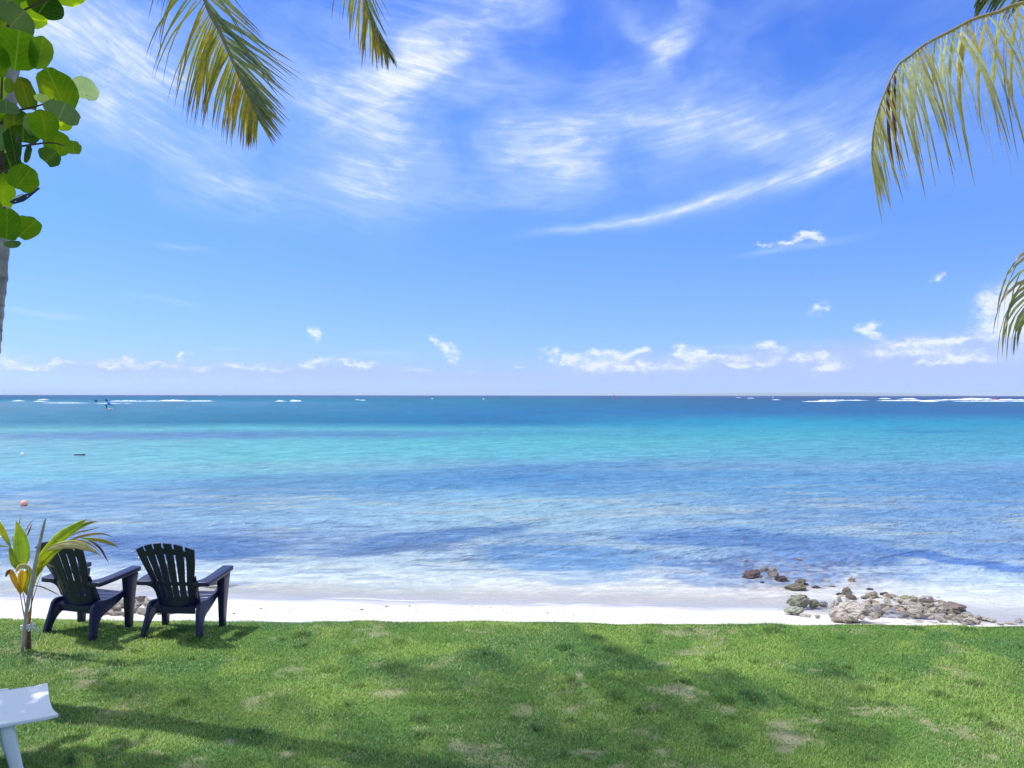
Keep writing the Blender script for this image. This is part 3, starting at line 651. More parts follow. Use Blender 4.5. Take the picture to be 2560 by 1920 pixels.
# ------------------------------------------------------------------ chairs
def prism_yz(mb, pts, x0, x1):      # side profile (y,z) extruded in x; x0, x1 are functions of z
    n = len(pts)
    vs = [(x0(z), y, z) for y, z in pts] + [(x1(z), y, z) for y, z in pts]
    fs = [tuple(range(n))[::-1], tuple(range(n, 2 * n))] + [(i, (i + 1) % n, n + (i + 1) % n, n + i) for i in range(n)]
    mb.add(vs, fs)
def arr(P, n): return [tuple(q) for q in smoothcurve(P, n)]
def make_chair(label):
    root = empty('garden_chair', label=label, cat='garden chair', group='dark blue garden chairs facing the sea')
    # back: fan of six slats with cross bands
    S = [-1]; gap = .062; nsl = 6; sw_ = (2 - gap * (nsl - 1)) / nsl
    for i in range(nsl):
        S.append(S[-1] + sw_)
        if i < nsl - 1: S.append(S[-1] + gap)
    Tt = [0, .07, .14, .19, .26, .33, .375, .41, .46, .53, .60, .67, .74, .80, .845, .875, .91, .94, 1.0]
    Tt = [0, .06, .12, .175, .235, .295, .345, .36, .40, .44, .50, .56, .62, .68, .74, .79, .83, .875, .92, .96, 1.0]
    def bp(s, tq):
        hw = np.interp(tq, [0, .15, .36, .5, .75, 1], [.178, .188, .202, .222, .262, .292])
        top = 1.0 - .115 * s * s
        tt_ = tq * top if tq > .5 else tq * (1 + (top - 1) * max(0, tq - .1) / .8)
        L = .735 * tt_
        lean = R(17 + 4 * tt_)
        y = -.155 - L * math.sin(lean) + .055 * s * s * (1 - .5 * tq); z = .275 + L * math.cos(lean)
        return (s * hw, y, z)
    bm = bmesh.new(); vd = {}
    def V_(i, j):
        if (i, j) not in vd: vd[(i, j)] = bm.verts.new(bp(S[i], Tt[j]))
        return vd[(i, j)]
    for i in range(len(S) - 1):
        isgap = i % 2 == 1
        for j in range(len(Tt) - 1):
            mid = (Tt[j] + Tt[j + 1]) / 2
            if isgap and ((.175 < mid < .345) or (.40 < mid < .83) or (mid > .92)): continue
            bm.faces.new((V_(i, j), V_(i + 1, j), V_(i + 1, j + 1), V_(i, j + 1)))
    # flanges wrapping forward at both sides of the back
    me = bpy.data.meshes.new('backrest'); bm.to_mesh(me); bm.free(); me.materials.append(M_NAVY)
    o = link('backrest', me, root); md = o.modifiers.new('s', 'SOLIDIFY'); md.thickness = .014; md.offset = 0
    md = o.modifiers.new('b', 'BEVEL'); md.width = .004; md.segments = 2; md.limit_method = 'ANGLE'
    # skirt under the back, and the side wings
    mb = MB()
    for s in (-1, 1):
        pts = [bp(s, q) for q in (0.0, .1, .2, .3, .4, .5)]
        vs = []
        for k, (x, y, z) in enumerate(pts):
            wdt = [.075, .07, .06, .05, .03, .012][k]
            vs += [(x - s * .004, y, z), (x + s * .016, y + .004, z), (x + s * .016, y + wdt, z + .006), (x - s * .004, y + wdt, z + .006)]
        fs = [(k * 4 + a_, k * 4 + (a_ + 1) % 4, (k + 1) * 4 + (a_ + 1) % 4, (k + 1) * 4 + a_) for k in range(5) for a_ in range(4)] + [(3, 2, 1, 0), (20, 21, 22, 23)]
        mb = MB(); mb.add(vs, fs); mb.build('back_wing', M_NAVY, root, bevel=.004)
    # seat: cross slats sloping to the back
    bm = bmesh.new(); vd = {}
    xs = [-1, -.92, -.5, -.04, .04, .5, .92, 1]; tr_ = []
    q = 0
    nS = 6; g_ = .028; s_w = (1 - g_ * (nS - 1)) / nS; TT = [0]
    for i in range(nS):
        TT.append(TT[-1] + s_w)
        if i < nS - 1: TT.append(TT[-1] + g_)
    def sp_(i, j):
        tq = TT[j]; hw = .225 + .035 * tq; y = -.175 + .415 * tq
        z = .280 + .070 * tq + .012 * xs[i] ** 2 - (.02 * max(0, tq - .85) / .15)
        return (xs[i] * hw, y, z)
    for i in range(len(xs) - 1):
        for j in range(len(TT) - 1):
            if j % 2 == 1 and i in (1, 2, 4, 5): continue
            for k in ((i, j), (i + 1, j), (i + 1, j + 1), (i, j + 1)):
                if k not in vd: vd[k] = bm.verts.new(sp_(*k))
            bm.faces.new([vd[k] for k in ((i, j), (i + 1, j), (i + 1, j + 1), (i, j + 1))])
    me = bpy.data.meshes.new('seat'); bm.to_mesh(me); bm.free(); me.materials.append(M_NAVY)
    o = link('seat', me, root); md = o.modifiers.new('s', 'SOLIDIFY'); md.thickness = .018; md.offset = 0
    md = o.modifiers.new('b', 'BEVEL'); md.width = .003; md.segments = 2; md.limit_method = 'ANGLE'
    mb = MB()
    mb.box((-.20, -.165, .225), (.20, -.147, .283)); mb.build('rear_apron', M_NAVY, root, bevel=.005)
    mb = MB(); mb.box((-.25, .225, .285), (.25, .243, .348)); mb.build('front_apron', M_NAVY, root, bevel=.005)
    for s in (-1, 1):
        # rear leg with the rail that sweeps up to the front leg
        inner = arr([(-.190, 0), (-.168, .10), (-.105, .185), (.02, .235), (.13, .285), (.215, .345)], 14)
        outer = arr([(.215, .385), (.10, .355), (-.03, .335), (-.13, .345), (-.195, .315), (-.225, .22), (-.248, .10), (-.262, 0)], 18)
        mb = MB()
        f0 = lambda z, s=s: s * (.232 + .035 * max(0, (.25 - z) / .25)); f1 = lambda z, s=s: s * (.268 + .040 * max(0, (.25 - z) / .25))
        prism_yz(mb, inner + outer, f0, f1)
        # raised rib on the outside of the leg
        rib = arr([(-.212, .0), (-.195, .11), (-.14, .20)], 8) + arr([(-.158, .215), (-.213, .115), (-.230, .0)], 8)
        prism_yz(mb, rib, f1, lambda z, s=s: f1(z) + s * .008)
        mb.build('rear_leg', M_NAVY, root, bevel=.007)
        # front leg
        fl = arr([(.175, 0), (.168, .16), (.160, .30), (.150, .42), (.140, .53)], 10) + arr([(.285, .545), (.266, .40), (.252, .2), (.240, 0)], 8)
        mb = MB()
        g0 = lambda z, s=s: s * (.278 - .012 * min(1, z / .5)); g1_ = lambda z, s=s: s * (.328 + .022 * min(1, z / .5) ** 1.5)
        prism_yz(mb, fl, g0, g1_)
        mb.build('front_leg', M_NAVY, root, bevel=.007)
        # armrest: a board with a lip, and the web that curves in to the back
        mb = MB()
        out = [(.262, .288), (.275, .300), (.368, .296), (.380, .284)] + arr([(.380, .22), (.380, .05), (.376, -.12), (.368, -.215)], 12) + [(.358, -.228)] + \
              arr([(.300, -.232), (.215, -.222), (.198, -.205), (.215, -.180), (.250, -.125), (.264, -.03), (.262, .15)], 16)
        n_ = len(out)
        def az(y): return .548 + .055 * (y + .25) / .55
        def mk(i, dz, ins): 
            x, y = out[i]; cx_, cy_ = .31, .02
            return (s * (x + (cx_ - x) * ins), y + (cy_ - y) * ins * .3, az(y) + dz)
        vs = [mk(i, .0, 0) for i in range(n_)] + [mk(i, -.042, 0) for i in range(n_)]
        fs = [tuple(range(n_)), tuple(range(n_, 2 * n_))[::-1]] + [(i, n_ + i, n_ + (i + 1) % n_, (i + 1) % n_) for i in range(n_)]
        mb.add(vs, fs)
        mb.build('armrest', M_NAVY, root, bevel=.006)
        mb = MB()   # web: between back edge and arm underside
        pr = arr([(.195, .37), (.205, .44), (.232, .485), (.285, .505), (.345, .512)], 12)
        top_ = [(.345, .53), (.195, .545)]
        pl = pr + top_
        n_ = len(pl)
        vs = [(s * x, -.118 - .31 * (z - .275) - .03 * max(0, x - .2) / .15, z) for x, z in pl] + [(s * x, -.098 - .31 * (z - .275) - .03 * max(0, x - .2) / .15, z) for x, z in pl]
        fs = [tuple(range(n_)), tuple(range(n_, 2 * n_))[::-1]] + [(i, n_ + i, n_ + (i + 1) % n_, (i + 1) % n_) for i in range(n_)]
        mb.add(vs, fs); mb.build('arm_bracket', M_NAVY, root, bevel=.004)
    return root
def copy_tree(o, parent=None):
    c = o.copy(); C.objects.link(c); c.parent = parent
    for ch in [q for q in bpy.data.objects if q.parent == o]: copy_tree(ch, c)
    return c
ch1 = make_chair('dark blue plastic garden chair on the right of the pair, nearest the open lawn')
ch1.location = (-3.27, 7.70, float(lawn_z(-3.27, 7.7)) + .0); ch1.rotation_euler = (0, 0, R(-5))
ch2 = copy_tree(ch1); ch2['label'] = 'dark blue plastic garden chair partly hidden behind the young coconut palm'
ch2.location = (-4.24, 7.74, float(lawn_z(-4.24, 7.74)) + .0); ch2.rotation_euler = (0, 0, R(-17))

# ------------------------------------------------------------------ white lounger, only its end is in view
lo_ = on(146, 1795, .40)
root = empty('sun_lounger', (lo_.x, lo_.y, 0), label='white plastic sun lounger whose end shows at the lower left corner', cat='sun lounger')
ax = Vector((.875, .484, 0)); bx_ = on(119, 1713, .40) - on(146, 1795, .40); bx_ = Vector((bx_.x, bx_.y, 0)) / .66
def lp(a, b, z): return ax * a + bx_ * b + Vector((0, 0, z))      # a: along (0 at the end, negative = towards off frame), b: across
mb = MB(); na, nb = 30, 15; vs = []
for i in range(na):
    a_ = -1.95 * i / (na - 1)
    for j in range(nb):
        f = j / (nb - 1); bb = .66 * f
        z = .400 + .010 * max(0, 1 - 3 * f) ** 2 - .006 * (1 - (2 * f - 1) ** 2) + (.25 * max(0, (-a_ - 1.2)) if a_ < -1.2 else 0)
        z += .022 * max(0, 1 - f * 2) ** 2 * 0
        if a_ > -.06: z += .006 * (1 + a_ / .06)
        vs.append(lp(a_ - .05 * f * (1 - f) * (2 - 1.5 * f) * max(0, 1 + a_ / .4), bb, z))
mb.add(vs, [(i * nb + j, i * nb + j + 1, (i + 1) * nb + j + 1, (i + 1) * nb + j) for i in range(na - 1) for j in range(nb - 1)])
mb.build('seat', M_WHITE, root, smooth=True, solid=.022, bevel=.003)
for (b0, b1, a1, zt) in ((-.012, .016, -.30, .402), (.655, .68, -.22, .418)):
    mb = MB()
    pts = arr([(a1, .36), (a1 - .12, .33), (a1 - .3, .31), (-1.2, .31), (-1.6, .33), (-1.95, .36)], 14)
    n_ = len(pts); vs = []
    for (a_, zb_) in pts:
        ztop = zt + (.25 * max(0, -a_ - 1.2)) 
        vs += [lp(a_, b0, zb_), lp(a_, b1, zb_), lp(a_, b1, ztop), lp(a_, b0, ztop)]
    mb.add(vs, [(k * 4 + q, k * 4 + (q + 1) % 4, (k + 1) * 4 + (q + 1) % 4, (k + 1) * 4 + q) for k in range(n_ - 1) for q in range(4)] + [(3, 2, 1, 0), tuple((n_ - 1) * 4 + q for q in range(4))])
    mb.build('side_rail', M_WHITE, root, bevel=.006)
for (a_, b_) in ((-.265, .050), (-.30, .60), (-1.7, .045), (-1.7, .61)):
    mb = MB(); k = 1 if a_ > -1 else -1; n_ = 14; vs = []
    for i in range(9):
        z = .402 * (1 - i / 8); f = i / 8; w1 = .043 - .013 * f; w2 = .032 - .008 * f
        for q in range(n_):
            th = 6.283 * q / n_; ca, sa = math.cos(th), math.sin(th)
            ca = math.copysign(abs(ca) ** .7, ca); sa = math.copysign(abs(sa) ** .7, sa)
            vs.append(lp(a_ + k * .085 * f + ca * w1, b_ + (-.03 if b_ < .3 else .03) * f + sa * w2, z))
    mb.add(vs, [(i * n_ + q, i * n_ + (q + 1) % n_, (i + 1) * n_ + (q + 1) % n_, (i + 1) * n_ + q) for i in range(8) for q in range(n_)] + [tuple(8 * n_ + q for q in range(n_))[::-1]])
    mb.build('leg', M_WHITE, root, smooth=True)

# ------------------------------------------------------------------ palms
G_DUSTY = (.34, .40, .22); G_OLIVE = (.30, .36, .06); G_YEL = (.33, .28, .04); BROWN = (.24, .13, .07); PURP = (.16, .07, .08); TAN = (.50, .40, .22)
def frond(name, parent, R_pts, nleaf=70, L=.75, wid=.020, side=None, angs=(55, 55), droop=(1.2, 1.2), pull=Vector((0, 0, -1)), pre=0.0, lvar=.15, cols=None, start=.12, rr=.016, tipw=.5, reject=False, lprof=None, seed=1, twist=.5, nst=7):
    rn = random.Random(seed)
    P = [Vector(p) for p in smoothcurve([tuple(p) for p in R_pts], 60)]
    mb = MB()
    leafs = []
    for k in range(nleaf):
        f = start + (1 - start) * (k + .5) / nleaf; fi = f * 59; i = min(int(fi), 58); B0 = P[i].lerp(P[i + 1], fi - i)
        Tn = (P[min(i + 2, 59)] - P[max(i - 1, 0)]).normalized()
        sd_ = side(f, Tn) if side else Tn.cross(Vector((0, 0, 1))).normalized()
        for sgn in (0, 1):
            S_ = sd_ * (1 if sgn == 0 else -1)
            prof = lprof(f) if lprof else (.55 + .45 * math.sin(math.pi * min(1, (f - start) / (1 - start) * .9 + .12))) * (1 - .45 * max(0, f - .75) / .25)
            LL = L * prof * rn.uniform(.97 - lvar, .97 + lvar)
            a_ = R(angs[sgn] + rn.uniform(-60, 60) * lvar) * (1 - .45 * max(0, f - .6) / .4)
            d = (Tn * math.cos(a_) + S_ * math.sin(a_)).normalized(); d = (d * (1 - pre) + pull * pre * rn.uniform(.75, 1.1)).normalized()
            g = droop[sgn] * rn.uniform(.75, 1.3)
            p = B0.copy(); pts = [p.copy()]; ds = [d.copy()]
            for q in range(nst - 1):
                d = (d + pull * g * (q + .6) / nst * .55 + Vector((rn.uniform(-1, 1), rn.uniform(-1, 1), 0)) * .05).normalized()
                p = p + d * LL / (nst - 1); pts.append(p.copy()); ds.append(d.copy())
            leafs.append((f, sgn, pts, ds, Tn, rn.random(), rn.random(), rn.uniform(-twist, twist)))
    if reject:
        if any(in_frame(q, 25) for lf in leafs for q in lf[2]) or any(in_frame(q, 25) for q in P): return None
    for (f, sgn, pts, ds, Tn, r1, r2, tw) in leafs:
        base_c, tip_c = (cols(f, sgn, r1, r2) if cols else (G_OLIVE, BROWN))
        vs = []; cs = []
        for q, (p, d) in enumerate(zip(pts, ds)):
            s_ = q / (nst - 1)
            W = Tn - d * Tn.dot(d)
            if W.length < .05: W = d.cross(Vector((0, 1, 0)))
            W.normalize(); W = (Matrix.Rotation(tw + s_ * tw, 3, d) @ W); Nn = d.cross(W)
            ww = wid * (min(1, .35 + s_ * 3.2)) * (1 - s_ ** 2.2 * .97) * (.8 + .4 * r1)
            vs += [p + W * ww, p + Nn * ww * .45, p - W * ww]
            c_ = [base_c[k] * (1 - max(0, s_ - .55) / .45) + tip_c[k] * max(0, s_ - .55) / .45 for k in range(3)]
            cs += [c_] * 3
        mb.add(vs, [(q * 3 + a2, q * 3 + a2 + 1, (q + 1) * 3 + a2 + 1, (q + 1) * 3 + a2) for q in range(nst - 1) for a2 in (0, 1)], cs)
    mb.tube(P[::2] + [P[-1]], [rr * (1 - .85 * (i / 30)) + .0015 for i in range(31)], 6, (.42, .36, .20))
    return mb.build(name, M_FROND, parent)
def trunk(parent, pts, r0, r1, seed=3):
    mb = MB(); P = smoothcurve(pts, 150); n = 22; vs = []; cs = []
    rn = random.Random(seed)
    for i, p in enumerate(P):
        f = i / 149; r = r0 + (r1 - r0) * f + .12 * math.exp(-f * 18) * r0
        ringp = (i % 5) / 5.0; rr_ = r * (1 + .055 * (1 - ringp) * rn.uniform(.5, 1.3))
        for k in range(n):
            th = 6.283 * k / n; nz = .05 * (mnoise.noise(Vector((math.cos(th) * 2, math.sin(th) * 2, f * 40))))
            vs.append((p[0] + math.cos(th) * rr_ * (1 + nz), p[1] + math.sin(th) * rr_ * (1 + nz), p[2]))
            g = .30 + .14 * mnoise.noise(Vector((math.cos(th) * 1.5, math.sin(th) * 1.5, f * 25))) - (.07 if i % 5 == 0 else 0)
            cs.append((g * 1.08, g * .98, g * .96))
    mb.add(vs, [(i * n + k, i * n + (k + 1) % n, (i + 1) * n + (k + 1) % n, (i + 1) * n + k) for i in range(149) for k in range(n)], cs)
    return mb.build('trunk', M_BARK, parent, smooth=True)
def generic_frond(parent, c, az, e0, L, seed, colf):
    d = Vector((math.sin(az) * math.cos(e0), math.cos(az) * math.cos(e0), math.sin(e0))); p = Vector(c); pts = [p.copy()]
    for i in range(9):
        d = (d + Vector((0, 0, -.20 - .012 * i))).normalized(); p = p + d * L / 9; pts.append(p.copy())
    return frond('frond', parent, pts, 46, .75, .016, angs=(58, 58), droop=(1.0, 1.0), cols=colf, reject=True, seed=seed)
def col_left(f, s, a, b):
    if s == 0:   # hanging side, backlit olive with yellow and brown flecks
        base = (.38, .38, .06) if a < .45 else ((.50, .44, .06) if a < .78 else (.70, .50, .06))
        return base, (BROWN if b < .6 else PURP)
    return ((.36, .41, .28) if a < .75 else (.42, .40, .18)), (PURP if b < .4 else (.12, .13, .10))
def col_right(f, s, a, b):
    base = (.56, .58, .47) if a < .6 else ((.46, .46, .26) if a < .8 else ((.45, .38, .18) if a < .93 else PURP))
    return base, (PURP if b < .4 else ((.30, .22, .08) if b < .8 else TAN))
def col_gen(f, s, a, b): return (G_OLIVE if a < .7 else G_DUSTY), BROWN

# palm on the left: its trunk grazes the left edge, its fronds hang in from above
D1 = 6.0
def pt(px, py, D): return tuple(at(px, py, D))
base1 = at(-175, 1741, D1)
palm1 = empty('coconut_palm', (base1.x, base1.y, 0), label='tall coconut palm with a grey ringed trunk at the left edge of the view', cat='palm tree')
off1 = Vector((-base1.x, -base1.y, 0))
def loc1(p): return tuple(Vector(p) + off1)
cr1 = at(70, -520, D1)
trunk(palm1, [loc1(q) for q in (base1, at(-95, 1350, D1), at(-55, 950, D1), at(-37, 800, D1), at(-22, 640, D1), at(2, 230, D1), at(35, -150, D1), cr1)], .125, .105)
# helper: fronds are built in world space and shifted
def world_frond(parent, pts, **kw):
    o = frond('frond', parent, pts, **kw)
    if o is not None: o.location = tuple(-parent.location)
    return o
vplane = lambda f, Tn: Tn.cross(Vector((0.05, 1, .12))).normalized() * -1
# frond A, the long one hanging at upper left
A = [cr1, at(180, -560, 5.9), at(330, -430, 5.8), at(450, -210, 5.7), at(512, 0, 5.6), at(548, 75, 5.58), at(580, 148, 5.56), at(605, 205, 5.55), at(628, 254, 5.54), at(646, 300, 5.53)]
A_side = lambda f, Tn: Vector((0, 1, 0)).cross(Tn).normalized() * (1 if Vector((0, 1, 0)).cross(Tn).x < 0 else -1)
world_frond(palm1, A, nleaf=118, L=.64, wid=.0098, side=A_side, angs=(50, 27), droop=(.95, .10), cols=col_left, start=.10, rr=.022, seed=5, twist=.6,
      lprof=lambda f: 1.15 if f < .5 else (1.15 - .80 * (f - .5) / .5))
# frond B, whose tip shows at the top centre
Bf = [cr1, at(300, -760, 5.7), at(600, -640, 5.5), at(780, -380, 5.4), at(868, -150, 5.35), at(912, 0, 5.3), at(940, 70, 5.3), at(966, 125, 5.3)]
world_frond(palm1, Bf, nleaf=70, L=.50, wid=.0095, side=A_side, angs=(26, 6), droop=(1.0, .06), cols=col_left, start=.10, rr=.016, seed=8,
      lprof=lambda f: (1.05 if f < .6 else 1.05 - 1.9 * (f - .6)) )
for k in range(17):
    az = k * 2.399963; e0 = R(70 - 3.6 * k)
    d0 = generic_frond(palm1, cr1, az, e0, 4.0 - .25 * (k % 3), 100 + k, col_gen)
    if d0 is None: d0 = generic_frond(palm1, cr1, az, R(62), 3.0, 200 + k, col_gen)
    if d0 is not None: d0.location = tuple(-palm1.location)
# palm on the right, trunk outside the view
cr2 = at(2930, 330, 4.9); base2 = Vector((4.95, 5.1, 0))
palm2 = empty('coconut_palm', base2, label='coconut palm on the right whose drooping frond hangs in against the sky', cat='palm tree')
trunk(palm2, [tuple(Vector(q) - base2) for q in ((4.95, 5.1, 0), (4.8, 5.08, 1.2), (4.5, 5.0, 2.6), (cr2.x + .05, 4.92, 3.5), tuple(cr2))], .14, .10, 9)
F1 = [cr2, at(2800, 130, 4.85), at(2680, 40, 4.82), at(2560, 8, 4.8), at(2496, 30, 4.8), at(2433, 48, 4.8), at(2380, 76, 4.8), at(2314, 110, 4.8), at(2277, 139, 4.79), at(2245, 163, 4.78), at(2222, 208, 4.77), at(2196, 276, 4.76), at(2182, 340, 4.75), at(2180, 385, 4.75)]
hside = lambda f, Tn: (Vector((.0, 1, 0)) - Tn * Tn.y).normalized()
world_frond(palm2, F1, nleaf=54, L=.86, wid=.0115, side=hside, angs=(78, 74), droop=(2.2, 2.2), pre=.62, pull=Vector((.24, 0, -1)).normalized(), cols=col_right, start=.10, rr=.013, seed=21, twist=1.2, lvar=.30,
      lprof=lambda f: 1.05 if f < .45 else 1.05 - .62 * (f - .45) / .55)
F2 = [cr2, at(2860, 150, 5.2), at(2760, 20, 5.4), at(2640, -55, 5.5), at(2560, -60, 5.5), at(2500, -42, 5.5), at(2465, -20, 5.5)]
world_frond(palm2, F2, nleaf=46, L=.42, wid=.017, side=hside, angs=(60, 60), droop=(2.2, 2.2), pull=Vector((-.35, 0, -1)).normalized(), cols=lambda f, s, a, b: ((.10, .15, .08), (.08, .10, .06)), start=.15, rr=.016, seed=23)
F3 = [cr2, at(2850, 440, 4.8), at(2760, 520, 4.7), at(2650, 640, 4.65), at(2585, 735, 4.62), at(2565, 805, 4.6)]
world_frond(palm2, F3, nleaf=34, L=.66, wid=.0095, side=lambda f, Tn: Vector((0, 1, 0)).cross(Tn).normalized(), angs=(52, 40), droop=(2.6, 2.0), cols=lambda f, s, a, b: (((.40, .44, .20) if a < .6 else (.42, .33, .26)), (PURP if b < .6 else (.4, .33, .2))), start=.1, rr=.016, seed=29, twist=.9)
for k in range(22):
    az = k * 2.399963; e0 = R(70 - 3.0 * k)
    d0 = generic_frond(palm2, cr2, az, e0, 3.4 - .2 * (k % 3), 300 + k, col_gen)
    if d0 is not None: d0.location = tuple(-palm2.location)

# ------------------------------------------------------------------ sea grape tree at the left edge
gbase = Vector((-3.25, 3.35, 0))
grape = empty('sea_grape_tree', gbase, label='sea grape tree with round green leaves at the upper left', cat='tree')
mb = MB()
tw_c = (.10, .06, .05)
Z3 = .3857
def z3(x, y, D): return at(x * Z3, y * Z3, D) - gbase
mb.tube([(0, 0, 0), (.04, .02, .8), (-.05, .0, 1.6), (.12, -.05, 2.3), (.25, -.05, 3.0), (.05, 0, 3.9), (-.2, .1, 4.6)], [.09, .08, .075, .065, .05, .04, .02], 12, tw_c)
for pts_, r0_ in (([(.0, 0, 1.9), tuple(z3(-120, 1500, 3.25)), tuple(z3(30, 1440, 3.25)), tuple(z3(150, 1470, 3.25))], .010),
                  ([(.15, 0, 2.5), tuple(z3(-100, 1200, 3.2)), tuple(z3(60, 1150, 3.2))], .009),
                  ([(.2, 0, 2.7), tuple(z3(-60, 960, 3.2)), tuple(z3(120, 950, 3.2)), tuple(z3(320, 925, 3.2)), tuple(z3(440, 950, 3.2))], .008),
                  ([(.24, 0, 2.9), tuple(z3(-60, 760, 3.2)), tuple(z3(120, 715, 3.2)), tuple(z3(250, 685, 3.2)), tuple(z3(355, 638, 3.2))], .008),
                  ([(.24, 0, 3.1), tuple(z3(-60, 300, 3.2)), tuple(z3(80, 120, 3.2)), tuple(z3(250, 20, 3.2)), tuple(z3(420, -30, 3.2))], .009),
                  ([tuple(z3(16, 1100, 3.25)), tuple(z3(12, 900, 3.25)), tuple(z3(10, 600, 3.25)), tuple(z3(30, 300, 3.25))], .010),
                  ([(.1, 0, 3.6), (-.5, .5, 4.2), (-.9, .9, 4.6)], .03), ([(.1, 0, 3.4), (-.6, -.5, 3.9), (-1.1, -.9, 4.2)], .03), ([(.05, 0, 3.9), (.5, -.6, 4.6), (.9, -1.2, 5.0)], .03),
                  ([(.0, 0, 2.2), (-.6, .5, 2.6), (-1.2, .9, 2.9)], .03), ([(-.02, 0, 1.9), (-.5, -.6, 2.4), (-.9, -1.0, 2.6)], .03)):
    q = smoothcurve(pts_, 14); mb.tube([tuple(p) for p in q], [r0_ * (1 - .06 * i) for i in range(14)], 7, tw_c)
mb.build('trunk', M_WOOD, grape, smooth=True)
LV = MB(); LU = []; LW = []
def grape_leaf(c, e1, e2, nrm_, colr_, seed, wav=False):       # round leaf; e2 points from stalk to tip
    rn = random.Random(seed); n = 22; vs = [c + e2 * -.15]; lu = [0]; lw = [0]
    cup = rn.uniform(.08, .20)
    for ring, rad in ((1, .45), (2, .8), (3, 1.0)):
        for k in range(n):
            th = 6.283 * k / n + math.pi / 2
            r = rad * (1 + .045 * math.sin(3 * th + seed) + .03 * math.sin(7 * th + 2.1 * seed))
            if ring >= 2 and abs((k / n) - .5) < .05: r *= .86      # notch at the stalk
            a_, b_ = math.cos(th) * r, math.sin(th) * r
            p = c + e1 * a_ + e2 * b_ + nrm_ * (cup * r * r * (.5 + .5 * math.cos(2 * th)) + .045 * math.sin(5 * th + seed) * r * r + (.09 * math.sin(a_ * 9 + seed) * math.sin(b_ * 7) if wav else 0))
            vs.append(p); lu.append(a_); lw.append(b_)
    fs = [(0, 1 + k, 1 + (k + 1) % n) for k in range(n)]
    for ring in (0, 1):
        fs += [(1 + ring * n + k, 1 + (ring + 1) * n + k, 1 + (ring + 1) * n + (k + 1) % n, 1 + ring * n + (k + 1) % n) for k in range(n)]
    LV.add(vs, fs, colr_); LU.extend(lu); LW.extend(lw)
BR = (.30, .42, .02); MI = (.11, .22, .015); DK = (.025, .075, .02); GY = (.11, .17, .09); SI = (.62, .68, .60); BL = (.10, .18, .14)  # leaf age, plus sun, shade and sheen put into each leaf's colour
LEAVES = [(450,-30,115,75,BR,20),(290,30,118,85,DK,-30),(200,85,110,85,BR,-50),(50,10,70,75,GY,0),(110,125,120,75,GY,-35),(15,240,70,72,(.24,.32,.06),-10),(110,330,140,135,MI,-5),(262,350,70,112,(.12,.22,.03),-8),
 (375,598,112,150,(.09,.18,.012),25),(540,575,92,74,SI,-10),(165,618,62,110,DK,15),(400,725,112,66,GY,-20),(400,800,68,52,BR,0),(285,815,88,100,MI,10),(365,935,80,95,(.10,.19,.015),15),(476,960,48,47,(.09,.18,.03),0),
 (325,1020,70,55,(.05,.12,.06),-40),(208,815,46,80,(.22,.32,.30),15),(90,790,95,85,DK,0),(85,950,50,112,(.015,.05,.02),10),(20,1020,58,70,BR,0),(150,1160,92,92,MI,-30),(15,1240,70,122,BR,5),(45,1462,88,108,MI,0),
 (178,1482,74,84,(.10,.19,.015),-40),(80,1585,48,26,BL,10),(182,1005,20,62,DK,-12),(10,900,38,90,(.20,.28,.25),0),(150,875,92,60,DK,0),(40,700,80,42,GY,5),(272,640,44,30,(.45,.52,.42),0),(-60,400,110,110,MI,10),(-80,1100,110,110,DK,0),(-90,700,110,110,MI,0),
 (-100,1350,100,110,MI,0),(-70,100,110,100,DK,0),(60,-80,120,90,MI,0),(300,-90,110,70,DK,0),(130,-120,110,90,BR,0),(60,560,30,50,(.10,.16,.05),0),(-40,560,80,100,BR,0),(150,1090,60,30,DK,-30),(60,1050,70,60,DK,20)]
vd0 = None
for k, (x, y, rx, ry, cc, an) in enumerate(LEAVES):
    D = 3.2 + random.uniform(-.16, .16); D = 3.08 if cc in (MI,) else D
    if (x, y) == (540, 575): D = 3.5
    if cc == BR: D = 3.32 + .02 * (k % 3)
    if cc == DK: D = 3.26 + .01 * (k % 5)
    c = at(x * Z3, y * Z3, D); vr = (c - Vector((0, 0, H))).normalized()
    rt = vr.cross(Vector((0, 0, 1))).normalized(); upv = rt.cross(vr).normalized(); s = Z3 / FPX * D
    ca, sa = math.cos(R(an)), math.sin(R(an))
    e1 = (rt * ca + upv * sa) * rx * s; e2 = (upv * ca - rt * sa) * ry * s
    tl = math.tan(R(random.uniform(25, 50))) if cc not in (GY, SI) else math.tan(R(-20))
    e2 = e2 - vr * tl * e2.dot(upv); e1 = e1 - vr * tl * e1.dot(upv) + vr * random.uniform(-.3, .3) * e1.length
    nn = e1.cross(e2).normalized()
    grape_leaf(c - gbase, e1, e2, nn * max(e1.length, e2.length) * -1, cc, k, (x, y) == (540, 575))
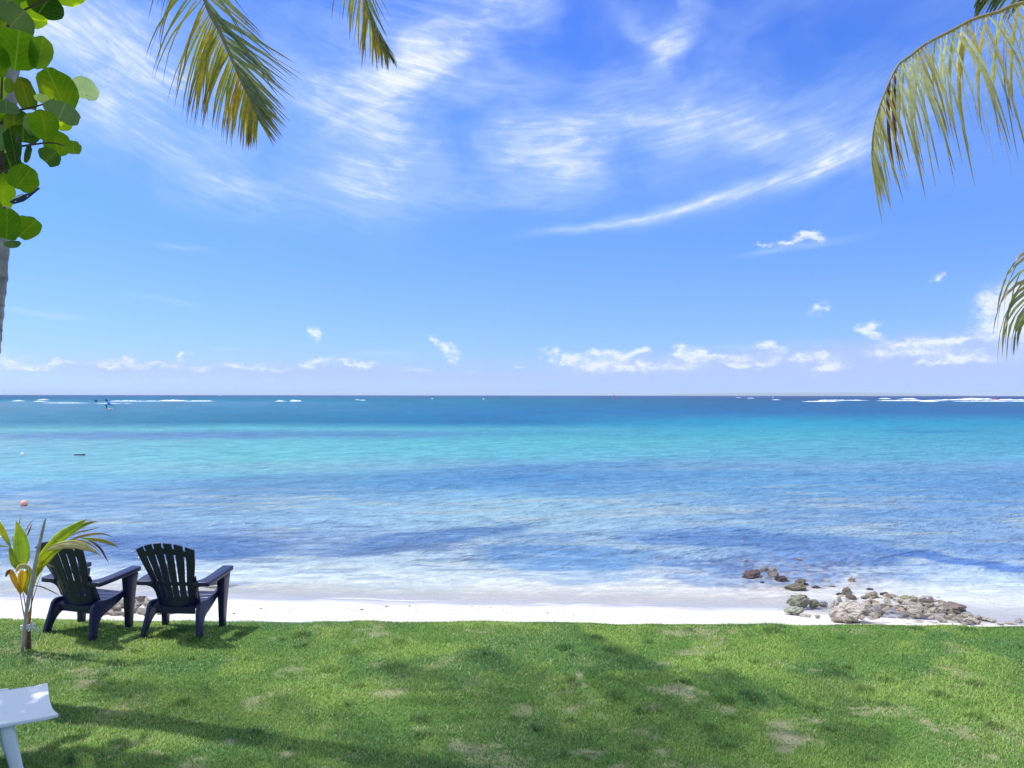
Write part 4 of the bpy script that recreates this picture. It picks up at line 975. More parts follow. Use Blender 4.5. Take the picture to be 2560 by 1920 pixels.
# the rest of the crown, outside the picture to the left and above
CROWN = [(-3.9, 4.1, 3.1, 1.0), (-4.3, 3.5, 3.9, 1.1), (-3.6, 2.6, 4.1, 1.1), (-3.1, 3.3, 4.9, .9), (-4.4, 4.4, 2.3, .8), (-3.9, 2.2, 2.6, .8), (-2.6, 2.3, 4.9, .8), (-4.2, 3.6, 1.7, .6), (-4.45, 5.2, 3.4, .75), (-4.9, 4.6, 4.0, .9)]
nl = 0
while nl < 2100:
    cx, cy, cz, rd = random.choice(CROWN)
    dv = Vector((random.gauss(0, 1), random.gauss(0, 1), random.gauss(0, 1))).normalized() * rd * random.random() ** .4
    c = Vector((cx, cy, cz)) + dv
    nl += 1
    if in_frame(c, 170): continue
    nn = Vector((random.gauss(0, .5), random.gauss(0, .5), 1)).normalized(); e1 = nn.cross(Vector((random.gauss(0, 1), random.gauss(0, 1), 0))).normalized(); e2 = nn.cross(e1)
    rad = random.uniform(.06, .095)
    grape_leaf(c - gbase, e1 * rad, e2 * rad, nn * rad, random.choice([MI, MI, DK, BR, GY]), nl)
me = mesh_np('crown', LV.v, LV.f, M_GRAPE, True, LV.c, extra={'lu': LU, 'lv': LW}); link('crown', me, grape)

# floodlight held among the leaves
fl = empty('floodlight', at(60, 490, 3.35), label='small dark metal floodlight bracket showing under the sea grape leaves', cat='floodlight')
def fz(x, y, D=3.35): return tuple(at(x * .1447, 420 + y * .1447, D) - Vector(fl.location))
mb = MB()
def slab(mb, pts, D0, D1_):
    n_ = len(pts); vs = [fz(x, y, D0) for x, y in pts] + [fz(x, y, D1_) for x, y in pts]
    mb.add(vs, [tuple(range(n_)), tuple(range(n_, 2 * n_))[::-1]] + [(i, (i + 1) % n_, n_ + (i + 1) % n_, n_ + i) for i in range(n_)])
slab(mb, [(170, 585), (230, 540), (330, 510), (430, 455), (520, 430), (640, 335), (695, 350), (600, 430), (490, 520), (410, 575), (230, 625)], 3.33, 3.37)
md_ = plastic('dark_metal', (.03, .035, .06), .3, .2, .05, 20)
mb.build('bracket', md_, fl, bevel=.001)
mb = MB(); slab(mb, [(215, 530), (300, 475), (390, 440), (415, 460), (360, 505), (250, 528)], 3.335, 3.36); mb.build('lens', M_WHITE, fl, bevel=.001)
for (x, y) in ((270, 575), (475, 487)):
    mb = MB()
    slab(mb, [(x + 14 * math.cos(q), y + 14 * math.sin(q)) for q in np.linspace(0, 6.283, 9)[:-1]], 3.322, 3.33)
    mb.build('bolt', M_WHITE, fl)

# ------------------------------------------------------------------ young coconut palm by the chairs
Z7 = .211; DY = 7.05
def z7(x, y, D=DY): return at(x * Z7, 1290 + y * Z7, D)
yb_ = z7(335, 1560); yp = empty('young_coconut_palm', (yb_.x, yb_.y, 0), label='small young coconut palm with broad yellow green leaves tied to a stick', cat='palm tree')
YO = Vector((yb_.x, yb_.y, 0))
def broad(pts, cols_, D=DY, ripple=.012, fold=.25, name='leaf', arch=0.0, n=16, across=9):
    q = smoothcurve(pts, n); mb = MB(); vs = []; cs = []
    for i, (x, y, w_) in enumerate(q):
        f = i / (n - 1); j = max(0, i - 1); k2 = min(n - 1, i + 1)
        tx, ty = q[k2][0] - q[j][0], q[k2][1] - q[j][1]; l_ = math.hypot(tx, ty) + 1e-6; nx, ny = -ty / l_, tx / l_
        cf = f * (len(cols_) - 1); ci_ = min(int(cf), len(cols_) - 2) if len(cols_) > 1 else 0
        cA = cols_[ci_]; cB = cols_[min(ci_ + 1, len(cols_) - 1)]; cc_ = [cA[z] + (cB[z] - cA[z]) * (cf - ci_) for z in range(3)]
        w_ = max(w_, 1.5)
        for a_ in range(across):
            g = a_ / (across - 1) * 2 - 1
            dd_ = abs(g) * w_ * Z7 / FPX * D * fold * .5 + (ripple if a_ % 2 else 0) * min(1, w_ / 60) + arch * math.sin(math.pi * f)
            vs.append(z7(x + nx * w_ * .5 * g, y + ny * w_ * .5 * g, D + dd_) - YO)
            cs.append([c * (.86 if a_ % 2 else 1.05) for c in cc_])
    mb.add(vs, [(i * across + a_, i * across + a_ + 1, (i + 1) * across + a_ + 1, (i + 1) * across + a_) for i in range(n - 1) for a_ in range(across - 1)], cs)
    return mb
LG = (.42, .52, .04); LG2 = (.30, .44, .05); LY = (.55, .55, .04); OR = (.75, .42, .04); TN = (.80, .70, .50); PK = (.45, .30, .22); RD = (.22, .07, .06)
def bl(pts, cols_, D=DY, **kw):
    broad(pts, cols_, D, **kw).build('leaf', M_YOUNG, yp, smooth=False)
bl([(265,610,50),(262,520,170),(255,420,205),(245,300,180),(225,180,110),(190,60,14)], [LG, LG2, LG2, LG], 7.06)
bl([(215,640,20),(180,570,90),(150,480,95),(120,390,40),(108,370,6)], [LG2, (.30,.36,.03), LG], 7.10)
bl([(135,372,8),(85,290,60),(40,200,80),(0,110,60),(-30,20,8)], [LG2, LY, LG], 7.12)
bl([(-30,60,6),(-60,200,60),(-40,330,30),(110,370,8)], [LG2, LG], 7.14)
bl([(405,700,40),(455,590,95),(520,470,110),(610,360,120),(730,240,130),(860,150,95),(960,80,50),(1030,38,4)], [LY, LG, LG, LG2, LG], 7.00, arch=-.06)
bl([(430,720,30),(490,590,80),(560,500,95),(640,430,70),(730,392,10)], [LY, LG, (.30,.36,.03)], 6.97)
bl([(540,405,14),(640,355,34),(760,318,44),(880,312,50),(1000,350,52),(1110,415,36),(1195,478,3)], [TN, (.88,.80,.66), TN, (.50,.36,.18)], 6.93, arch=-.05)
bl([(550,412,12),(650,372,30),(770,345,36),(880,356,40),(980,385,34),(1060,412,20),(1130,440,3)], [TN, (.88,.80,.66), (.60,.48,.26)], 6.91, arch=-.05)
bl([(560,415,10),(660,390,22),(760,372,26),(860,378,24),(930,392,3)], [TN, (.66,.56,.40), RD], 6.92)
bl([(600,385,10),(700,335,24),(800,300,26),(900,290,30),(1020,310,28),(1120,370,14),(1170,420,2)], [TN, (.66,.58,.44), PK], 6.95)
bl([(960,262,14),(1080,275,34),(1220,295,44),(1330,335,30),(1412,376,3)], [LY, (.45,.38,.08), (.50,.28,.10)], 6.90)
bl([(830,285,12),(950,245,30),(1080,218,30),(1220,212,20),(1345,250,3)], [PK, (.50,.36,.28), RD], 6.94)
bl([(1050,290,14),(1130,330,28),(1200,400,26),(1240,470,20),(1290,558,3)], [PK, RD, RD], 6.92)
bl([(840,235,8),(940,190,18),(1060,165,12),(1180,130,3)], [PK, RD], 6.98)
bl([(860,210,14),(950,130,40),(1050,85,36),(1145,64,3)], [LG2, (.30,.32,.06), (.36,.30,.12)], 7.03)
bl([(880,350,10),(930,380,20),(980,410,8)], [TN, RD], 6.93, n=8)
bl([(242,932,10),(205,830,60),(160,730,80),(130,660,60),(115,632,20)], [OR, (.66,.36,.04), (.55,.28,.06)], 6.98, fold=.5)
bl([(244,932,10),(250,840,80),(262,740,112),(262,680,100),(255,640,30)], [OR, (.72,.48,.05), OR], 6.95, fold=.5)
bl([(190,660,14),(225,610,50),(290,595,60),(345,625,60),(362,680,14)], [TN, (.72,.64,.50), TN], 6.93, n=12)
bl([(120,640,10),(95,665,44),(75,700,30),(66,722,4)], [RD, (.28,.16,.14)], 6.97, n=8)
bl([(325,940,20),(300,860,70),(300,780,100),(330,700,110),(370,620,60)], [(.34,.34,.04), LG2, (.22,.28,.03)], 7.08)
bl([(375,900,20),(400,780,50),(430,690,50),(450,610,30)], [LY, (.30,.34,.04)], 7.05)
bl([(400,828,8),(470,832,14),(560,868,14),(640,905,12),(712,946,3)], [(.16,.13,.08), (.35,.32,.14), (.42,.34,.16)], 6.98)
bl([(520,575,6),(570,575,20),(640,610,3)], [TN, (.5,.4,.2)], 6.98, n=8)
bl([(225,110,14),(235,60,12),(245,2,3)], [(.30,.26,.08), PK], 7.1, n=8)
bl([(290,200,8),(340,110,12),(404,28,3)], [PK, RD], 7.1, n=8)
bl([(312,245,12),(345,180,22),(378,95,4)], [(.40,.30,.18), RD], 7.09, n=8)
bl([(150,235,6),(158,300,10),(150,340,3)], [RD, PK], 7.12, n=8)
for pts_, r_, c_ in (([(290,1200),(262,1060),(240,925)], 7, (.30,.09,.06)), ([(305,1090),(285,960),(265,860)], 6, (.34,.10,.06)), ([(330,1200),(400,950),(460,760),(515,600)], 6, (.28,.06,.08)), ([(515,600),(570,490),(640,400)], 4, (.35,.12,.05)),
                     ([(345,1330),(365,1120),(385,900),(405,700)], 13, (.45,.24,.06)), ([(320,1330),(330,1100),(345,900),(350,700)], 12, (.22,.20,.08))):
    mb = MB(); mb.tube([z7(x, y, DY - .03 + .01 * len(pts_)) - YO for x, y in pts_], [r_ * Z7 / FPX * DY * (1.0 - .25 * i) for i in range(len(pts_))], 8, c_); mb.build('leaf_stalk', M_WOOD, yp, smooth=True)
mb = MB(); q = smoothcurve([tuple(z7(336, 1575)), tuple(z7(334, 1450)), tuple(z7(334, 1330)), tuple(z7(326, 1200))], 26)
mb.tube([Vector(p) - YO for p in q], [(31 if i % 6 else 34) * (1 - .014 * i) * Z7 / FPX * DY for i in range(26)], 12, [((.10, .06, .055) if i % 6 else (.22, .15, .12)) for i in range(26)]); mb.build('trunk', M_WOOD, yp, smooth=True)
mb = MB(); mb.tube([z7(302, 1550, DY - .05) - YO, z7(306, 1400, DY - .05) - YO, z7(318, 1290, DY - .04) - YO, z7(350, 1150, DY - .02) - YO], [.010, .011, .010, .006], 8, (.50, .26, .05)); mb.build('old_leaf_base', M_WOOD, yp, smooth=True)
# the stick
sk = [(268, 1600, 17), (285, 1350, 18), (305, 1200, 19), (345, 950, 22), (395, 700, 22), (430, 500, 22), (470, 320, 20), (500, 190, 18), (522, 90, 14), (545, 20, 4)]
p0 = z7(268, 1600, 6.95); st_o = empty('support_stick', (p0.x, p0.y, 0), label='grey wooden stick leaning up through the young coconut palm', cat='stick')
mb = MB(); q = smoothcurve([tuple(z7(x, y, 6.95 + .0 * k)) + (r_ * Z7 / FPX * DY,) for k, (x, y, r_) in enumerate(sk)], 30)
mb.tube([Vector(p[:3]) - Vector(st_o.location) for p in q], [p[3] for p in q], 9, (.50, .42, .40)); mb.build('shaft', M_BARK, st_o, smooth=True)
# white tie
te = empty('string_tie', z7(310, 1320, 6.98), label='white string knotted around the young palm and its stick', cat='string')
TE = Vector(te.location); mb = MB()
for dz, ww in ((0, 1), (.008, .9), (.016, 1.05), (-.008, .95)):
    mb.tube([Vector((math.cos(th) * .052 * ww, .045 * math.sin(th) + .02, dz + .008 * math.cos(th + dz * 60))) for th in np.linspace(0, 6.283, 26)], .0055, 6, (.74, .72, .70))
mb.build('loop', M_PAINT, te, smooth=True)
mb = MB()
for pts_ in ([(370,1290),(385,1250),(372,1240),(360,1300),(400,1340),(435,1375)], [(380,1300),(410,1330),(432,1368)], [(435,1315),(460,1340),(466,1380)], [(350,1345),(345,1365),(335,1362)]):
    mb.tube([z7(x, y, 6.90) - TE for x, y in pts_], .005, 6, (.70, .68, .66))
mb.build('loose_end', M_PAINT, te, smooth=True)

# ------------------------------------------------------------------ rocks
m, t = new_mat('limestone'); oi = t.n('ShaderNodeObjectInfo'); g = t.n('ShaderNodeTexCoord')
n1 = t.noise(g.outputs['Object'], 3.0, 8, .68); n2 = t.noise(g.outputs['Object'], 11, 6, .7); vo = t.n('ShaderNodeTexVoronoi'); t.l(g.outputs['Object'], vo.inputs['Vector']); vo.inputs['Scale'].default_value = 7
c1 = t.mix(t.rng_(n1, .35, .65), (.72, .64, .56), (1.0, .95, .87)); c1 = t.mix(t.rng_(n2, .60, .68), c1, (.22, .17, .14))
alg = t.m('MULTIPLY', t.rng_(oi.outputs['Random'], .6, 1.0), t.rng_(n1, .4, .6)); c1 = t.mix(t.m('MULTIPLY', alg, .7), c1, (.20, .20, .11))
c1 = t.mix(1, c1, oi.outputs['Color'], 'MULTIPLY')
p = t.n('ShaderNodeBsdfPrincipled'); t.l(c1, p.inputs['Base Color']); p.inputs['Roughness'].default_value = .85
b = t.n('ShaderNodeBump'); b.inputs['Strength'].default_value = .9; b.inputs['Distance'].default_value = .12; t.l(t.m('ADD', t.m('MULTIPLY', n2, 1.2), t.m('ADD', n1, t.m('MULTIPLY', vo.outputs[0], .5))), b.inputs['Height']); t.l(b.outputs[0], p.inputs['Normal'])
finish(t, p.outputs[0]); M_ROCK = m
rock_meshes = []
for k in range(12):
    bm = bmesh.new(); bmesh.ops.create_icosphere(bm, subdivisions=4, radius=1.0)
    rn = random.Random(50 + k); planes = [(Vector((rn.gauss(0, 1), rn.gauss(0, 1), rn.gauss(0, 1))).normalized(), rn.uniform(.5, .8)) for _ in range(13)]
    for v_ in bm.verts:
        d = v_.co.normalized(); r_ = 1.0
        for pn, pd in planes:
            q_ = d.dot(pn)
            if q_ > 1e-3: r_ = min(r_, pd / q_)
        r_ *= 1 + .20 * mnoise.noise(d * 1.8 + Vector((k * 7, 0, 0))) + .22 * mnoise.noise(d * 4.0 + Vector((0, k * 5, 0))) + .14 * mnoise.noise(d * 9)
        v_.co = d * r_
    me = bpy.data.meshes.new('rock'); bm.to_mesh(me); bm.free(); me.materials.append(M_ROCK)
    rock_meshes.append(me)
def rock(p, size, label, group=None, k=None, tintc=(1, 1, 1), rz=None, tilt=.3, sink=.3, name='rock'):
    o = bpy.data.objects.new(name, rock_meshes[(k if k is not None else random.randrange(12)) % 12]); C.objects.link(o)
    sx_, sy_, sz_ = size; o.scale = (sx_ / 2, sy_ / 2, sz_ / 2)
    o.location = (p[0], p[1], p[2] + sz_ / 2 * (1 - sink)); o.rotation_euler = (random.uniform(-tilt, tilt), random.uniform(-tilt, tilt), rz if rz is not None else random.uniform(0, 6.28))
    o.color = tintc + (1,); tag(o, label, 'rock', group); return o
GP = 'rocks heaped on the right of the beach'; GW = 'dark rocks awash in the shallow water'; GL = 'rocks on the sand behind the garden chairs'
def px2m(px, D): return px / FPX * D
DKT = (.26, .20, .20)
# rocks awash
WR = [(1879,1436,60,15,'long flat dark brown rock awash, leftmost of the rocks in the water',DKT),(1910,1420,27,15,'pale topped rock farthest out in the row of rocks awash',(.9,.85,.8)),(1931,1431,34,20,'cream and brown speckled rock in the middle of the row awash',(.8,.75,.7)),(1955,1445,40,14,'low dark brown rock ending the outer row awash',DKT),
 (1998,1453,30,16,'rounded brown rock alone just inshore of the outer row awash',(.5,.45,.4)),(1990,1467,54,15,'wide weedy dark rock awash nearest the wet sand',(.42,.40,.30)),(2039,1465,26,8,'small black rock awash to the right of the weedy one',(.25,.2,.22)),(2016,1459,16,7,None,DKT),(2128,1448,22,12,'small cream boulder standing alone in the shallow water',(1.35,1.2,1.05)),
 (2068,1450,20,6,'pale flat stone just breaking the water left of the lone boulder',(1.2,1.1,1.0)),(1906,1453,12,7,None,DKT),(1863,1398,12,6,'tiny cream stone farthest from the beach among the rocks awash',(1.3,1.15,1.0)),(1851,1353,22,4,'pinkish stone barely breaking the water out over the dark seabed',(1.2,.9,.8)),(2080,1463,24,5,None,DKT),
 (2116,1478,32,16,'brown rock at the waterline behind the rock heap',(.55,.48,.42)),(2212,1482,30,10,'dark flat rock in the water just beyond the right of the rock heap',DKT),(2172,1470,20,7,None,DKT),(2128,1492,28,12,None,(.5,.42,.4)),(2058,1433,24,5,None,(.7,.6,.55)),(2000,1395,14,4,None,(.9,.8,.75)),(2170,1487,18,7,None,DKT),(2098,1484,16,7,None,DKT)]
for i, (px, py, wp, hp_, lb, tc_) in enumerate(WR):
    p = on(px, py + hp_ * .5, WZ); p.z = WZ - .03
    rock(p, (px2m(wp, p.y) * 1.08, px2m(wp, p.y) * .8, px2m(hp_, p.y) * 1.7), lb or 'low dark stone among the rocks awash in the shallows', GW, i, tc_, rz=random.uniform(-.3, .3), tilt=.12, sink=.35)
# rocks of the heap that can be told apart
NM = [(2112,1552,100,54,'large pitted cream boulder at the left front of the rock heap',(1.15,1.08,1.0),4),(2088,1546,36,46,'upright cream rock leaning on the left end of the rock heap',(1.1,1.05,.98),2),(2000,1519,58,44,'greenish weedy boulder on the sand left of the rock heap',(.62,.66,.52),1),(1984,1534,60,24,'smooth grey green wedge shaped boulder left of the rock heap',(.85,.95,.78),6),
 (2036,1520,36,28,'rough dark green rock behind the wedge shaped boulder',(.58,.62,.46),3),(2058,1518,26,18,'blue grey rock between the green boulders and the heap',(.55,.6,.68),5),(1981,1506,20,20,'brown rock standing behind the smooth grey green boulder',(.5,.42,.38),8),(2292,1545,44,34,'round pale yellowish boulder at the front of the rock heap',(1.15,1.12,.98),9),(2270,1510,42,24,'olive green topped rock at the back of the rock heap',(.75,.78,.5),7),
 (2316,1512,46,32,'light grey boulder at the back right of the rock heap',(1.1,1.05,1.05),10),(2378,1532,60,32,'reddish brown boulder at the right end of the rock heap',(.62,.5,.46),11),(2180,1502,46,24,'mossy brown rock on top of the rock heap',(.62,.58,.42),0),(2044,1544,16,10,'small cream stone on the sand left of the big boulder',(1.2,1.1,1.0),5),(2012,1540,34,8,'flat cream stone half buried in the sand below the green boulders',(1.2,1.1,1.0),6)]
for (px, py, wp, hp_, lb, tc_, k) in NM:
    p = on_sand(px, py + 2); D = p.y
    rock(p, (px2m(wp, D) * 1.05, px2m(wp, D) * .8, px2m(hp_, D) * 1.05), lb, 'rocks heaped on the right of the beach', k, tc_, rz=random.uniform(-.4, .4), tilt=.15, sink=.12)
rn = random.Random(4)
cnt = 0
for i in range(1600):
    px = rn.uniform(2085, 2450); py = rn.uniform(1488, 1566)
    topy = np.interp(px, [2080, 2130, 2200, 2330, 2380, 2430, 2500, 2560], [1484, 1484, 1486, 1490, 1512, 1538, 1552, 1560])
    if py < topy + 4: continue
    p = on_sand(px, py)
    mound = max(0, 1 - ((px - 2230) / 190) ** 2) * max(0, 1 - ((py - 1545) / 55) ** 2) * .10
    wp = rn.uniform(9, 28) * (1.0 if py > 1520 else .85)
    tc_ = rn.choice([(1.25, 1.16, 1.06), (1.35, 1.25, 1.15), (1.1, 1.03, .92), (.8, .78, .62), (.7, .58, .52), (1.2, 1.05, .95), (.62, .64, .70), (1.3, 1.2, 1.1)])
    D = p.y; s_ = px2m(wp, D); p.z += mound
    rock(p, (s_ * 1.1, s_ * rn.uniform(.7, 1), s_ * rn.uniform(.4, .7)), 'pale weathered stone packed in the rock heap', GP, None, tc_, tilt=.4, sink=.25); cnt += 1
    if cnt >= 262: break
for (px, py, wp, hp_) in ((2420,1545,40,14),(2455,1550,44,12),(2480,1555,30,9),(2525,1560,30,10),(2545,1556,24,14),(2500,1562,30,8)):
    p = on_sand(px, py); rock(p, (px2m(wp, p.y), px2m(wp, p.y) * .8, px2m(hp_, p.y) * 1.1), 'pale flat stone trailing off the right end of the heap behind the lawn', 'stones trailing off the right end of the heap', None, (1.2, 1.12, 1.08), tilt=.1, sink=.2)
# rocks behind the chairs
CR = [(315,1510,46,26,'round cream boulder seen between the two garden chairs',(1.1,1.05,1.0)),(356,1500,30,20,'dark topped rock standing behind the gap between the chairs',(.6,.52,.48)),(375,1512,46,24,'sloping pale slab of rock behind the right chair',(1.05,1.0,.95)),(290,1524,36,20,None,(1.2,1.15,1.05)),(330,1527,34,16,None,(1.1,1.0,.95)),(268,1532,34,10,None,(1.1,1.0,.9)),
      (355,1530,30,14,None,(1.0,.95,.9)),(300,1534,40,10,None,(.9,.82,.78)),(384,1528,34,14,None,(.95,.9,.82)),(225,1531,50,5,None,(1.0,.85,.8)),(342,1515,26,16,None,(1.15,1.1,1.05)),(448,1524,34,16,'dull green brown rock behind the seat of the right chair',(.62,.62,.48)),(432,1530,24,12,None,(.8,.78,.65)),(405,1532,26,10,None,(.9,.82,.75)),(250,1536,26,6,None,(1.1,1.0,.9)),
      (275,1512,26,14,None,(1.0,.95,.88)),(320,1538,26,8,None,(1.1,1.0,.95)),(368,1537,24,8,None,(1.1,1.0,.95)),(520,1462,56,15,'tan rock at the waterline under the right chair armrest',(.9,.8,.68)),(500,1466,26,9,None,(1.1,1.0,.85)),(545,1458,24,8,'black wet stone at the water right of the tan rock',(.28,.28,.3)),(585,1534,5,3,None,(.5,.3,.25))]
for (px, py, wp, hp_, lb, tc_) in CR:
    p = on_sand(px, py + hp_ * .35)
    if p.z < WZ: p.z = WZ - .02
    rock(p, (px2m(wp, p.y) * 1.1, px2m(wp, p.y) * .85, px2m(hp_, p.y) * 1.3), lb or 'pale rough stone on the sand behind the garden chairs', GL, None, tc_, rz=random.uniform(-.5, .5), tilt=.2, sink=.3)
# reef rock far out
p = on(240, 1005, WZ); rock(p, (px2m(9, p.y), px2m(6, p.y), px2m(5, p.y) * 1.6), 'small black rock showing on the reef near the surf, left', None, 3, (.12, .12, .16), name='reef_rock')

# scraps of weed and pebbles on the dry sand
m_s = plastic('seaweed_dry', (.09, .055, .045), .9, .3, .4, 30)
scm = []
for k in range(4):
    bm = bmesh.new(); bmesh.ops.create_icosphere(bm, subdivisions=2, radius=1)
    for v_ in bm.verts: v_.co *= 1 + .5 * mnoise.noise(v_.co * 1.7 + Vector((k * 9, 1, 0)))
    me = bpy.data.meshes.new('seaweed_scrap'); bm.to_mesh(me); bm.free(); me.materials.append(m_s); scm.append(me)
rn = random.Random(12)
SCR = [(904,1525,9),(952,1525,5),(1024,1516,7),(870,1521,4),(966,1517,8),(652,1522,8),(1040,1528,6),(1266,1533,5),(1368,1533,6),(1195,1524,4),(1226,1519,5),(1180,1517,4),(1140,1525,4),(585,1533,5),(1434,1538,5),(1188,1544,4)] + \
      [(rn.uniform(640, 2060), 0, rn.uniform(1.5, 4.0)) for _ in range(95)]
for (px, py, wp) in SCR:
    if not py: py = float(np.interp(px, [640, 1280, 1950], [1524, 1534, 1545])) + rn.gauss(0, 6)
    p = on_sand(px, py)
    o = bpy.data.objects.new('seaweed_scrap', rn.choice(scm)); C.objects.link(o); s_ = px2m(wp, p.y) / 2
    o.scale = (s_, s_ * .8, s_ * .35); o.location = (p.x, p.y, p.z + s_ * .1); o.rotation_euler = (0, 0, rn.uniform(0, 6))
    tag(o, 'tiny dark scrap of dry seaweed on the pale sand', 'seaweed', 'scraps of seaweed scattered on the dry sand')

# ------------------------------------------------------------------ things on the water
def ball_buoy(px, py, rpx, c_top, label, ring=False):
    p = on(px, py, WZ); r_ = px2m(rpx, p.y)
    root = empty('mooring_buoy', (p.x, p.y, WZ), label=label, cat='buoy')
    mb = MB(); n_, k_ = 18, 10; vs = []; cs = []
    for i in range(k_ + 1):
        ph = math.pi * i / k_
        for j in range(n_):
            th = 6.283 * j / n_; vs.append((r_ * math.sin(ph) * math.cos(th), r_ * math.sin(ph) * math.sin(th), r_ * .55 + r_ * math.cos(ph)))
            cs.append(c_top if ph < 1.95 else (.16, .04, .04))
    mb.add(vs, [(i * n_ + j, i * n_ + (j + 1) % n_, (i + 1) * n_ + (j + 1) % n_, (i + 1) * n_ + j) for i in range(k_) for j in range(n_)], cs)
    mb.build('float', M_PAINT, root, smooth=True)
    mb = MB(); mb.tube([(r_ * .12 * math.cos(q), 0, r_ * 1.62 + r_ * .12 * math.sin(q)) for q in np.linspace(0, 6.283, 12)], r_ * .04, 6, (.3, .3, .3)); mb.build('eyelet', M_PAINT, root, smooth=True)
ball_buoy(60, 1264, 8.3, (.95, .42, .32), 'faded orange pink ball buoy floating left above the young palm')
ball_buoy(56, 1139, 4.8, (.85, .82, .78), 'small white ball buoy floating at the far left')
p = on(199, 1139, WZ); root = empty('floating_fender', (p.x, p.y, WZ), R(-6), label='long dark tube float lying on the turquoise water, left', cat='float')
mb = MB(); Lh = px2m(15, p.y); rr_ = px2m(2.6, p.y)
mb.tube([(-Lh, 0, rr_ * .3), (-Lh * .93, 0, rr_ * .4), (-Lh * .8, 0, rr_ * .5), (Lh * .8, 0, rr_ * .8), (Lh * .93, 0, rr_ * .8), (Lh, 0, rr_ * .8)], [rr_ * .2, rr_ * .8, rr_, rr_, rr_ * .9, rr_ * .3], 14, (.02, .022, .05)); mb.build('tube', M_PAINT, root, smooth=True)
mb = MB(); mb.tube([(-Lh * .7, 0, rr_ * 1.3), (Lh * .45, 0, rr_ * 1.65)], rr_ * .35, 8, (.45, .42, .45)); mb.build('strap', M_PAINT, root, smooth=True)

# wing foiler: board, rider, inflatable wing
DW_ = CH * FPX / (1024.5 - 986.6)
def zf(x, y, D=DW_): return at(220 + x * .04521, 970 + y * .04521, D)
b0 = zf(1200, 1225); bd = empty('foil_board', (b0.x, b0.y, WZ), R(-4), label='short pale board under the standing rider far out at the left', cat='board')
mb = MB(); Lb = px2m(9.5, DW_)
mb.tube([(-Lb, 0, .20), (-Lb * .9, 0, .16), (-Lb * .4, 0, .14), (Lb * .4, 0, .14), (Lb * .9, 0, .20), (Lb, 0, .26)], [.03, .12, .17, .17, .11, .02], 12, (.90, .72, .74)); o = mb.build('deck', M_PAINT, bd, smooth=True)
mb = MB(); mb.tube([(-.15, 0, .05), (-.15, 0, -.75)], .035, 8, (.1, .1, .1)); mb.build('mast', M_PAINT, bd)
mb = MB(); mb.box((-.35, -.4, -.80), (.15, .4, -.76), (.1, .1, .1)); mb.build('foil', M_PAINT, bd)
pr0 = zf(1055, 1170); per = bpy.data.meshes.new('person')
J = {'pelvis': (1005, 1010), 'chest': (985, 930), 'neck': (985, 905), 'head': (992, 872), 'kneeL': (1018, 1080), 'ankL': (1050, 1160), 'toeL': (1075, 1178), 'kneeR': (1045, 1085), 'ankR': (1075, 1160), 'toeR': (1102, 1178), 'elbR': (1030, 915), 'handR': (1095, 895), 'elbL': (1035, 930), 'handL': (1110, 925)}
dep = {'kneeL': -.12, 'ankL': -.15, 'toeL': -.15, 'kneeR': .12, 'ankR': .15, 'toeR': .15, 'elbR': .18, 'handR': .12, 'elbL': -.18, 'handL': -.1}
rad = {'pelvis': .13, 'chest': .15, 'neck': .06, 'head': .11, 'kneeL': .07, 'ankL': .045, 'toeL': .04, 'kneeR': .07, 'ankR': .045, 'toeR': .04, 'elbR': .045, 'handR': .035, 'elbL': .045, 'handL': .035}
names = list(J); co = [tuple(zf(J[k][0], J[k][1], DW_ + dep.get(k, 0)) - Vector((b0.x, b0.y, WZ))) for k in names]
ed = [('pelvis','chest'),('chest','neck'),('neck','head'),('pelvis','kneeL'),('kneeL','ankL'),('ankL','toeL'),('pelvis','kneeR'),('kneeR','ankR'),('ankR','toeR'),('chest','elbR'),('elbR','handR'),('chest','elbL'),('elbL','handL')]
per.from_pydata(co, [(names.index(a), names.index(b_)) for a, b_ in ed], [])
po = link('person', per); po.location = (b0.x, b0.y, WZ); tag(po, 'person in a dark suit standing on the board and holding the wing', 'person')
md = po.modifiers.new('skin', 'SKIN'); per.skin_vertices[0].data
for i, k in enumerate(names): per.skin_vertices[0].data[i].radius = (rad[k], rad[k])
per.skin_vertices[0].data[0].use_root = True
md = po.modifiers.new('sub', 'SUBSURF'); md.levels = 1; md.render_levels = 1
m_suit = plastic('wetsuit', (.02, .025, .06), .6, .3, 0); per.materials.append(m_suit)
wg0 = zf(1150, 850); wg = empty('inflatable_wing', tuple(wg0), label='blue and black inflatable wing held up by the rider far out', cat='wing')
def wing_part(pts, widths, c_, name, thick=.10):
    mb = MB(); q = smoothcurve([tuple(zf(x, y, DW_)) + (w_ * .04521 / FPX * DW_,) for (x, y), w_ in zip(pts, widths)], 14); vs = []
    for i, r_ in enumerate(q):
        a_ = q[max(0, i - 1)]; b_ = q[min(13, i + 1)]; tx, tz = b_[0] - a_[0], b_[2] - a_[2]; l_ = math.hypot(tx, tz); nx, nz = -tz / l_, tx / l_
        for th in np.linspace(0, 6.283, 9)[:-1]:
            vs.append(Vector((r_[0] + nx * r_[3] * math.cos(th), r_[1] + thick * math.sin(th) * 3, r_[2] + nz * r_[3] * math.cos(th))) - wg0)
    mb.add(vs, [(i * 8 + k, i * 8 + (k + 1) % 8, (i + 1) * 8 + (k + 1) % 8, (i + 1) * 8 + k) for i in range(13) for k in range(8)] + [tuple(range(8))[::-1], tuple(13 * 8 + k for k in range(8))], c_)
    mb.build(name, M_PAINT, wg, smooth=True)
wing_part([(980, 610), (1005, 650), (1035, 700), (1055, 735)], [8, 28, 34, 26], (.012, .008, .05), 'wing_tip')
wing_part([(1050, 740), (1085, 790), (1120, 830)], [24, 26, 20], (.55, .62, .80), 'canopy_panel')
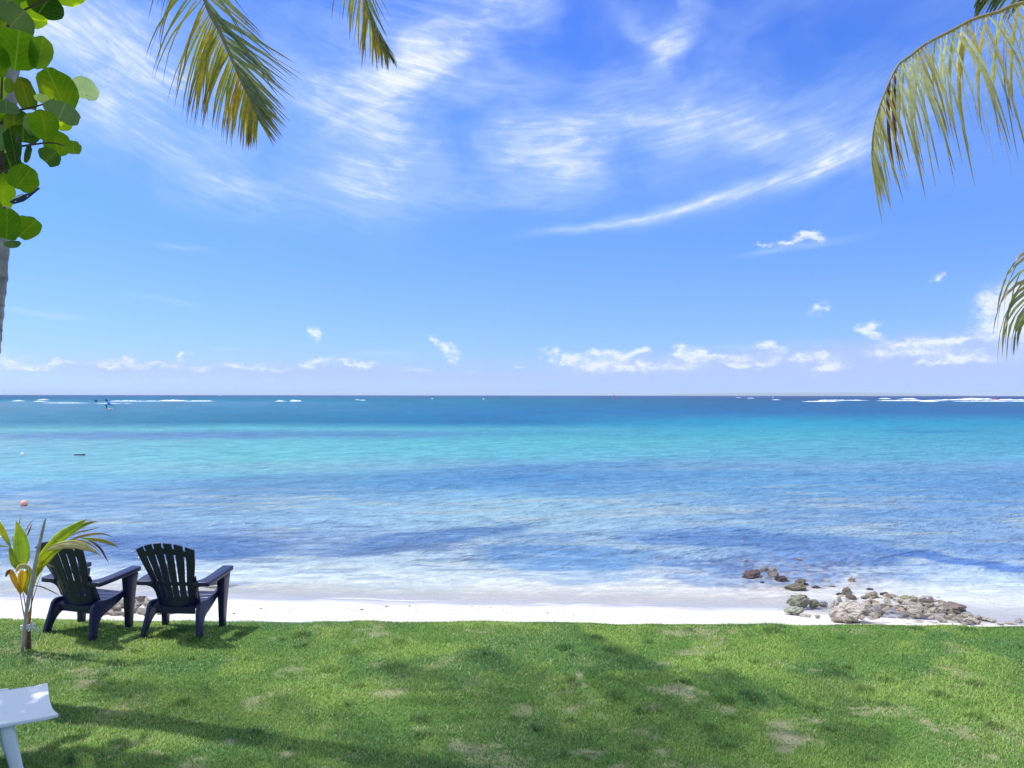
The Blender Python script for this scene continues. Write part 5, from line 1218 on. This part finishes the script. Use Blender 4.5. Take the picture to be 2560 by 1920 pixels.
wing_part([(1070, 795), (1120, 840), (1170, 890), (1225, 945)], [16, 30, 36, 22], (.01, .02, .12), 'leading_edge')
wing_part([(1110, 720), (1150, 800), (1210, 880), (1270, 915), (1320, 935)], [6, 16, 46, 50, 18], (.0, .30, .80), 'canopy')
wing_part([(1310, 925), (1400, 980), (1490, 1030)], [18, 20, 12], (.01, .16, .25), 'outer_tip')

# channel markers and a far boat
def marker(px, ytop, ybase, c_, label, wpx=5):
    D = CH * FPX / (ybase - 987.5 - (px - 1280) * .0012); p = at(px, ybase, D); hgt_ = px2m(ybase - ytop, D); wd_ = px2m(wpx, D) / 2
    root = empty('channel_marker', (p.x, p.y, WZ), label=label, cat='channel marker')
    mb = MB(); mb.tube([(0, 0, -.4), (0, 0, hgt_ * .25)], [wd_, wd_ * .9], 14, c_); mb.build('float', M_PAINT, root)
    mb = MB(); mb.tube([(0, 0, hgt_ * .25), (0, 0, hgt_ * .75)], [wd_ * .5, wd_ * .3], 10, c_); mb.build('tower', M_PAINT, root)
    mb = MB(); mb.tube([(0, 0, hgt_ * .75), (0, 0, hgt_)], [wd_ * .6, wd_ * .2], 10, c_); mb.build('topmark', M_PAINT, root)
marker(1534.5, 986.5, 996, (.80, .06, .05), 'red channel marker on the horizon right of centre', 4.6)
marker(1549, 988, 993.5, (.10, .13, .35), 'small dark channel marker just right of the centre red one', 2.2)
marker(2489, 988, 999.5, (.85, .07, .06), 'red channel marker among the surf at the far right', 5.2)
marker(1932, 988, 993.8, (.75, .65, .1), 'tiny yellow channel marker between the two red ones', 2.6)
D = CH * FPX / 2.2; p = at(551, 989.4, D); root = empty('motor_boat', (p.x, p.y, WZ), label='tiny white motor boat on the left horizon', cat='boat')
mb = MB(); Lb = px2m(3.2, D); mb.add([(-Lb, -1.2, -.2), (Lb * .8, -1.2, -.2), (Lb * .8, 1.2, -.2), (-Lb, 1.2, -.2), (-Lb, -1.4, 2), (Lb * 1.3, 0, 2.6), (-Lb, 1.4, 2)], [(0, 1, 5, 4), (1, 2, 5), (2, 3, 6, 5), (3, 0, 4, 6), (4, 5, 6), (3, 2, 1, 0)], (.85, .85, .88)); mb.build('hull', M_PAINT, root)
mb = MB(); mb.box((-Lb * .4, -.9, 2), (Lb * .3, .9, 4.4), (.85, .85, .88)); mb.build('cabin', M_PAINT, root, bevel=.2)

# ------------------------------------------------------------------ sea air: an even thin haze round the whole place
m, t = new_mat('sea_haze'); vp = t.n('ShaderNodeVolumePrincipled'); vp.inputs['Color'].default_value = (.82, .93, 1.0, 1); vp.inputs['Density'].default_value = 3.6e-5
vp.inputs['Anisotropy'].default_value = 0.0
oo = t.n('ShaderNodeOutputMaterial'); t.l(vp.outputs[0], oo.inputs['Volume'])
mb = MB(); mb.box((-48000, -48000, -4.0), (48000, 48000, 200.0)); o = mb.build('haze', m); tag(o, 'thin bluish sea haze over the water and the far island', 'haze', kind='stuff')
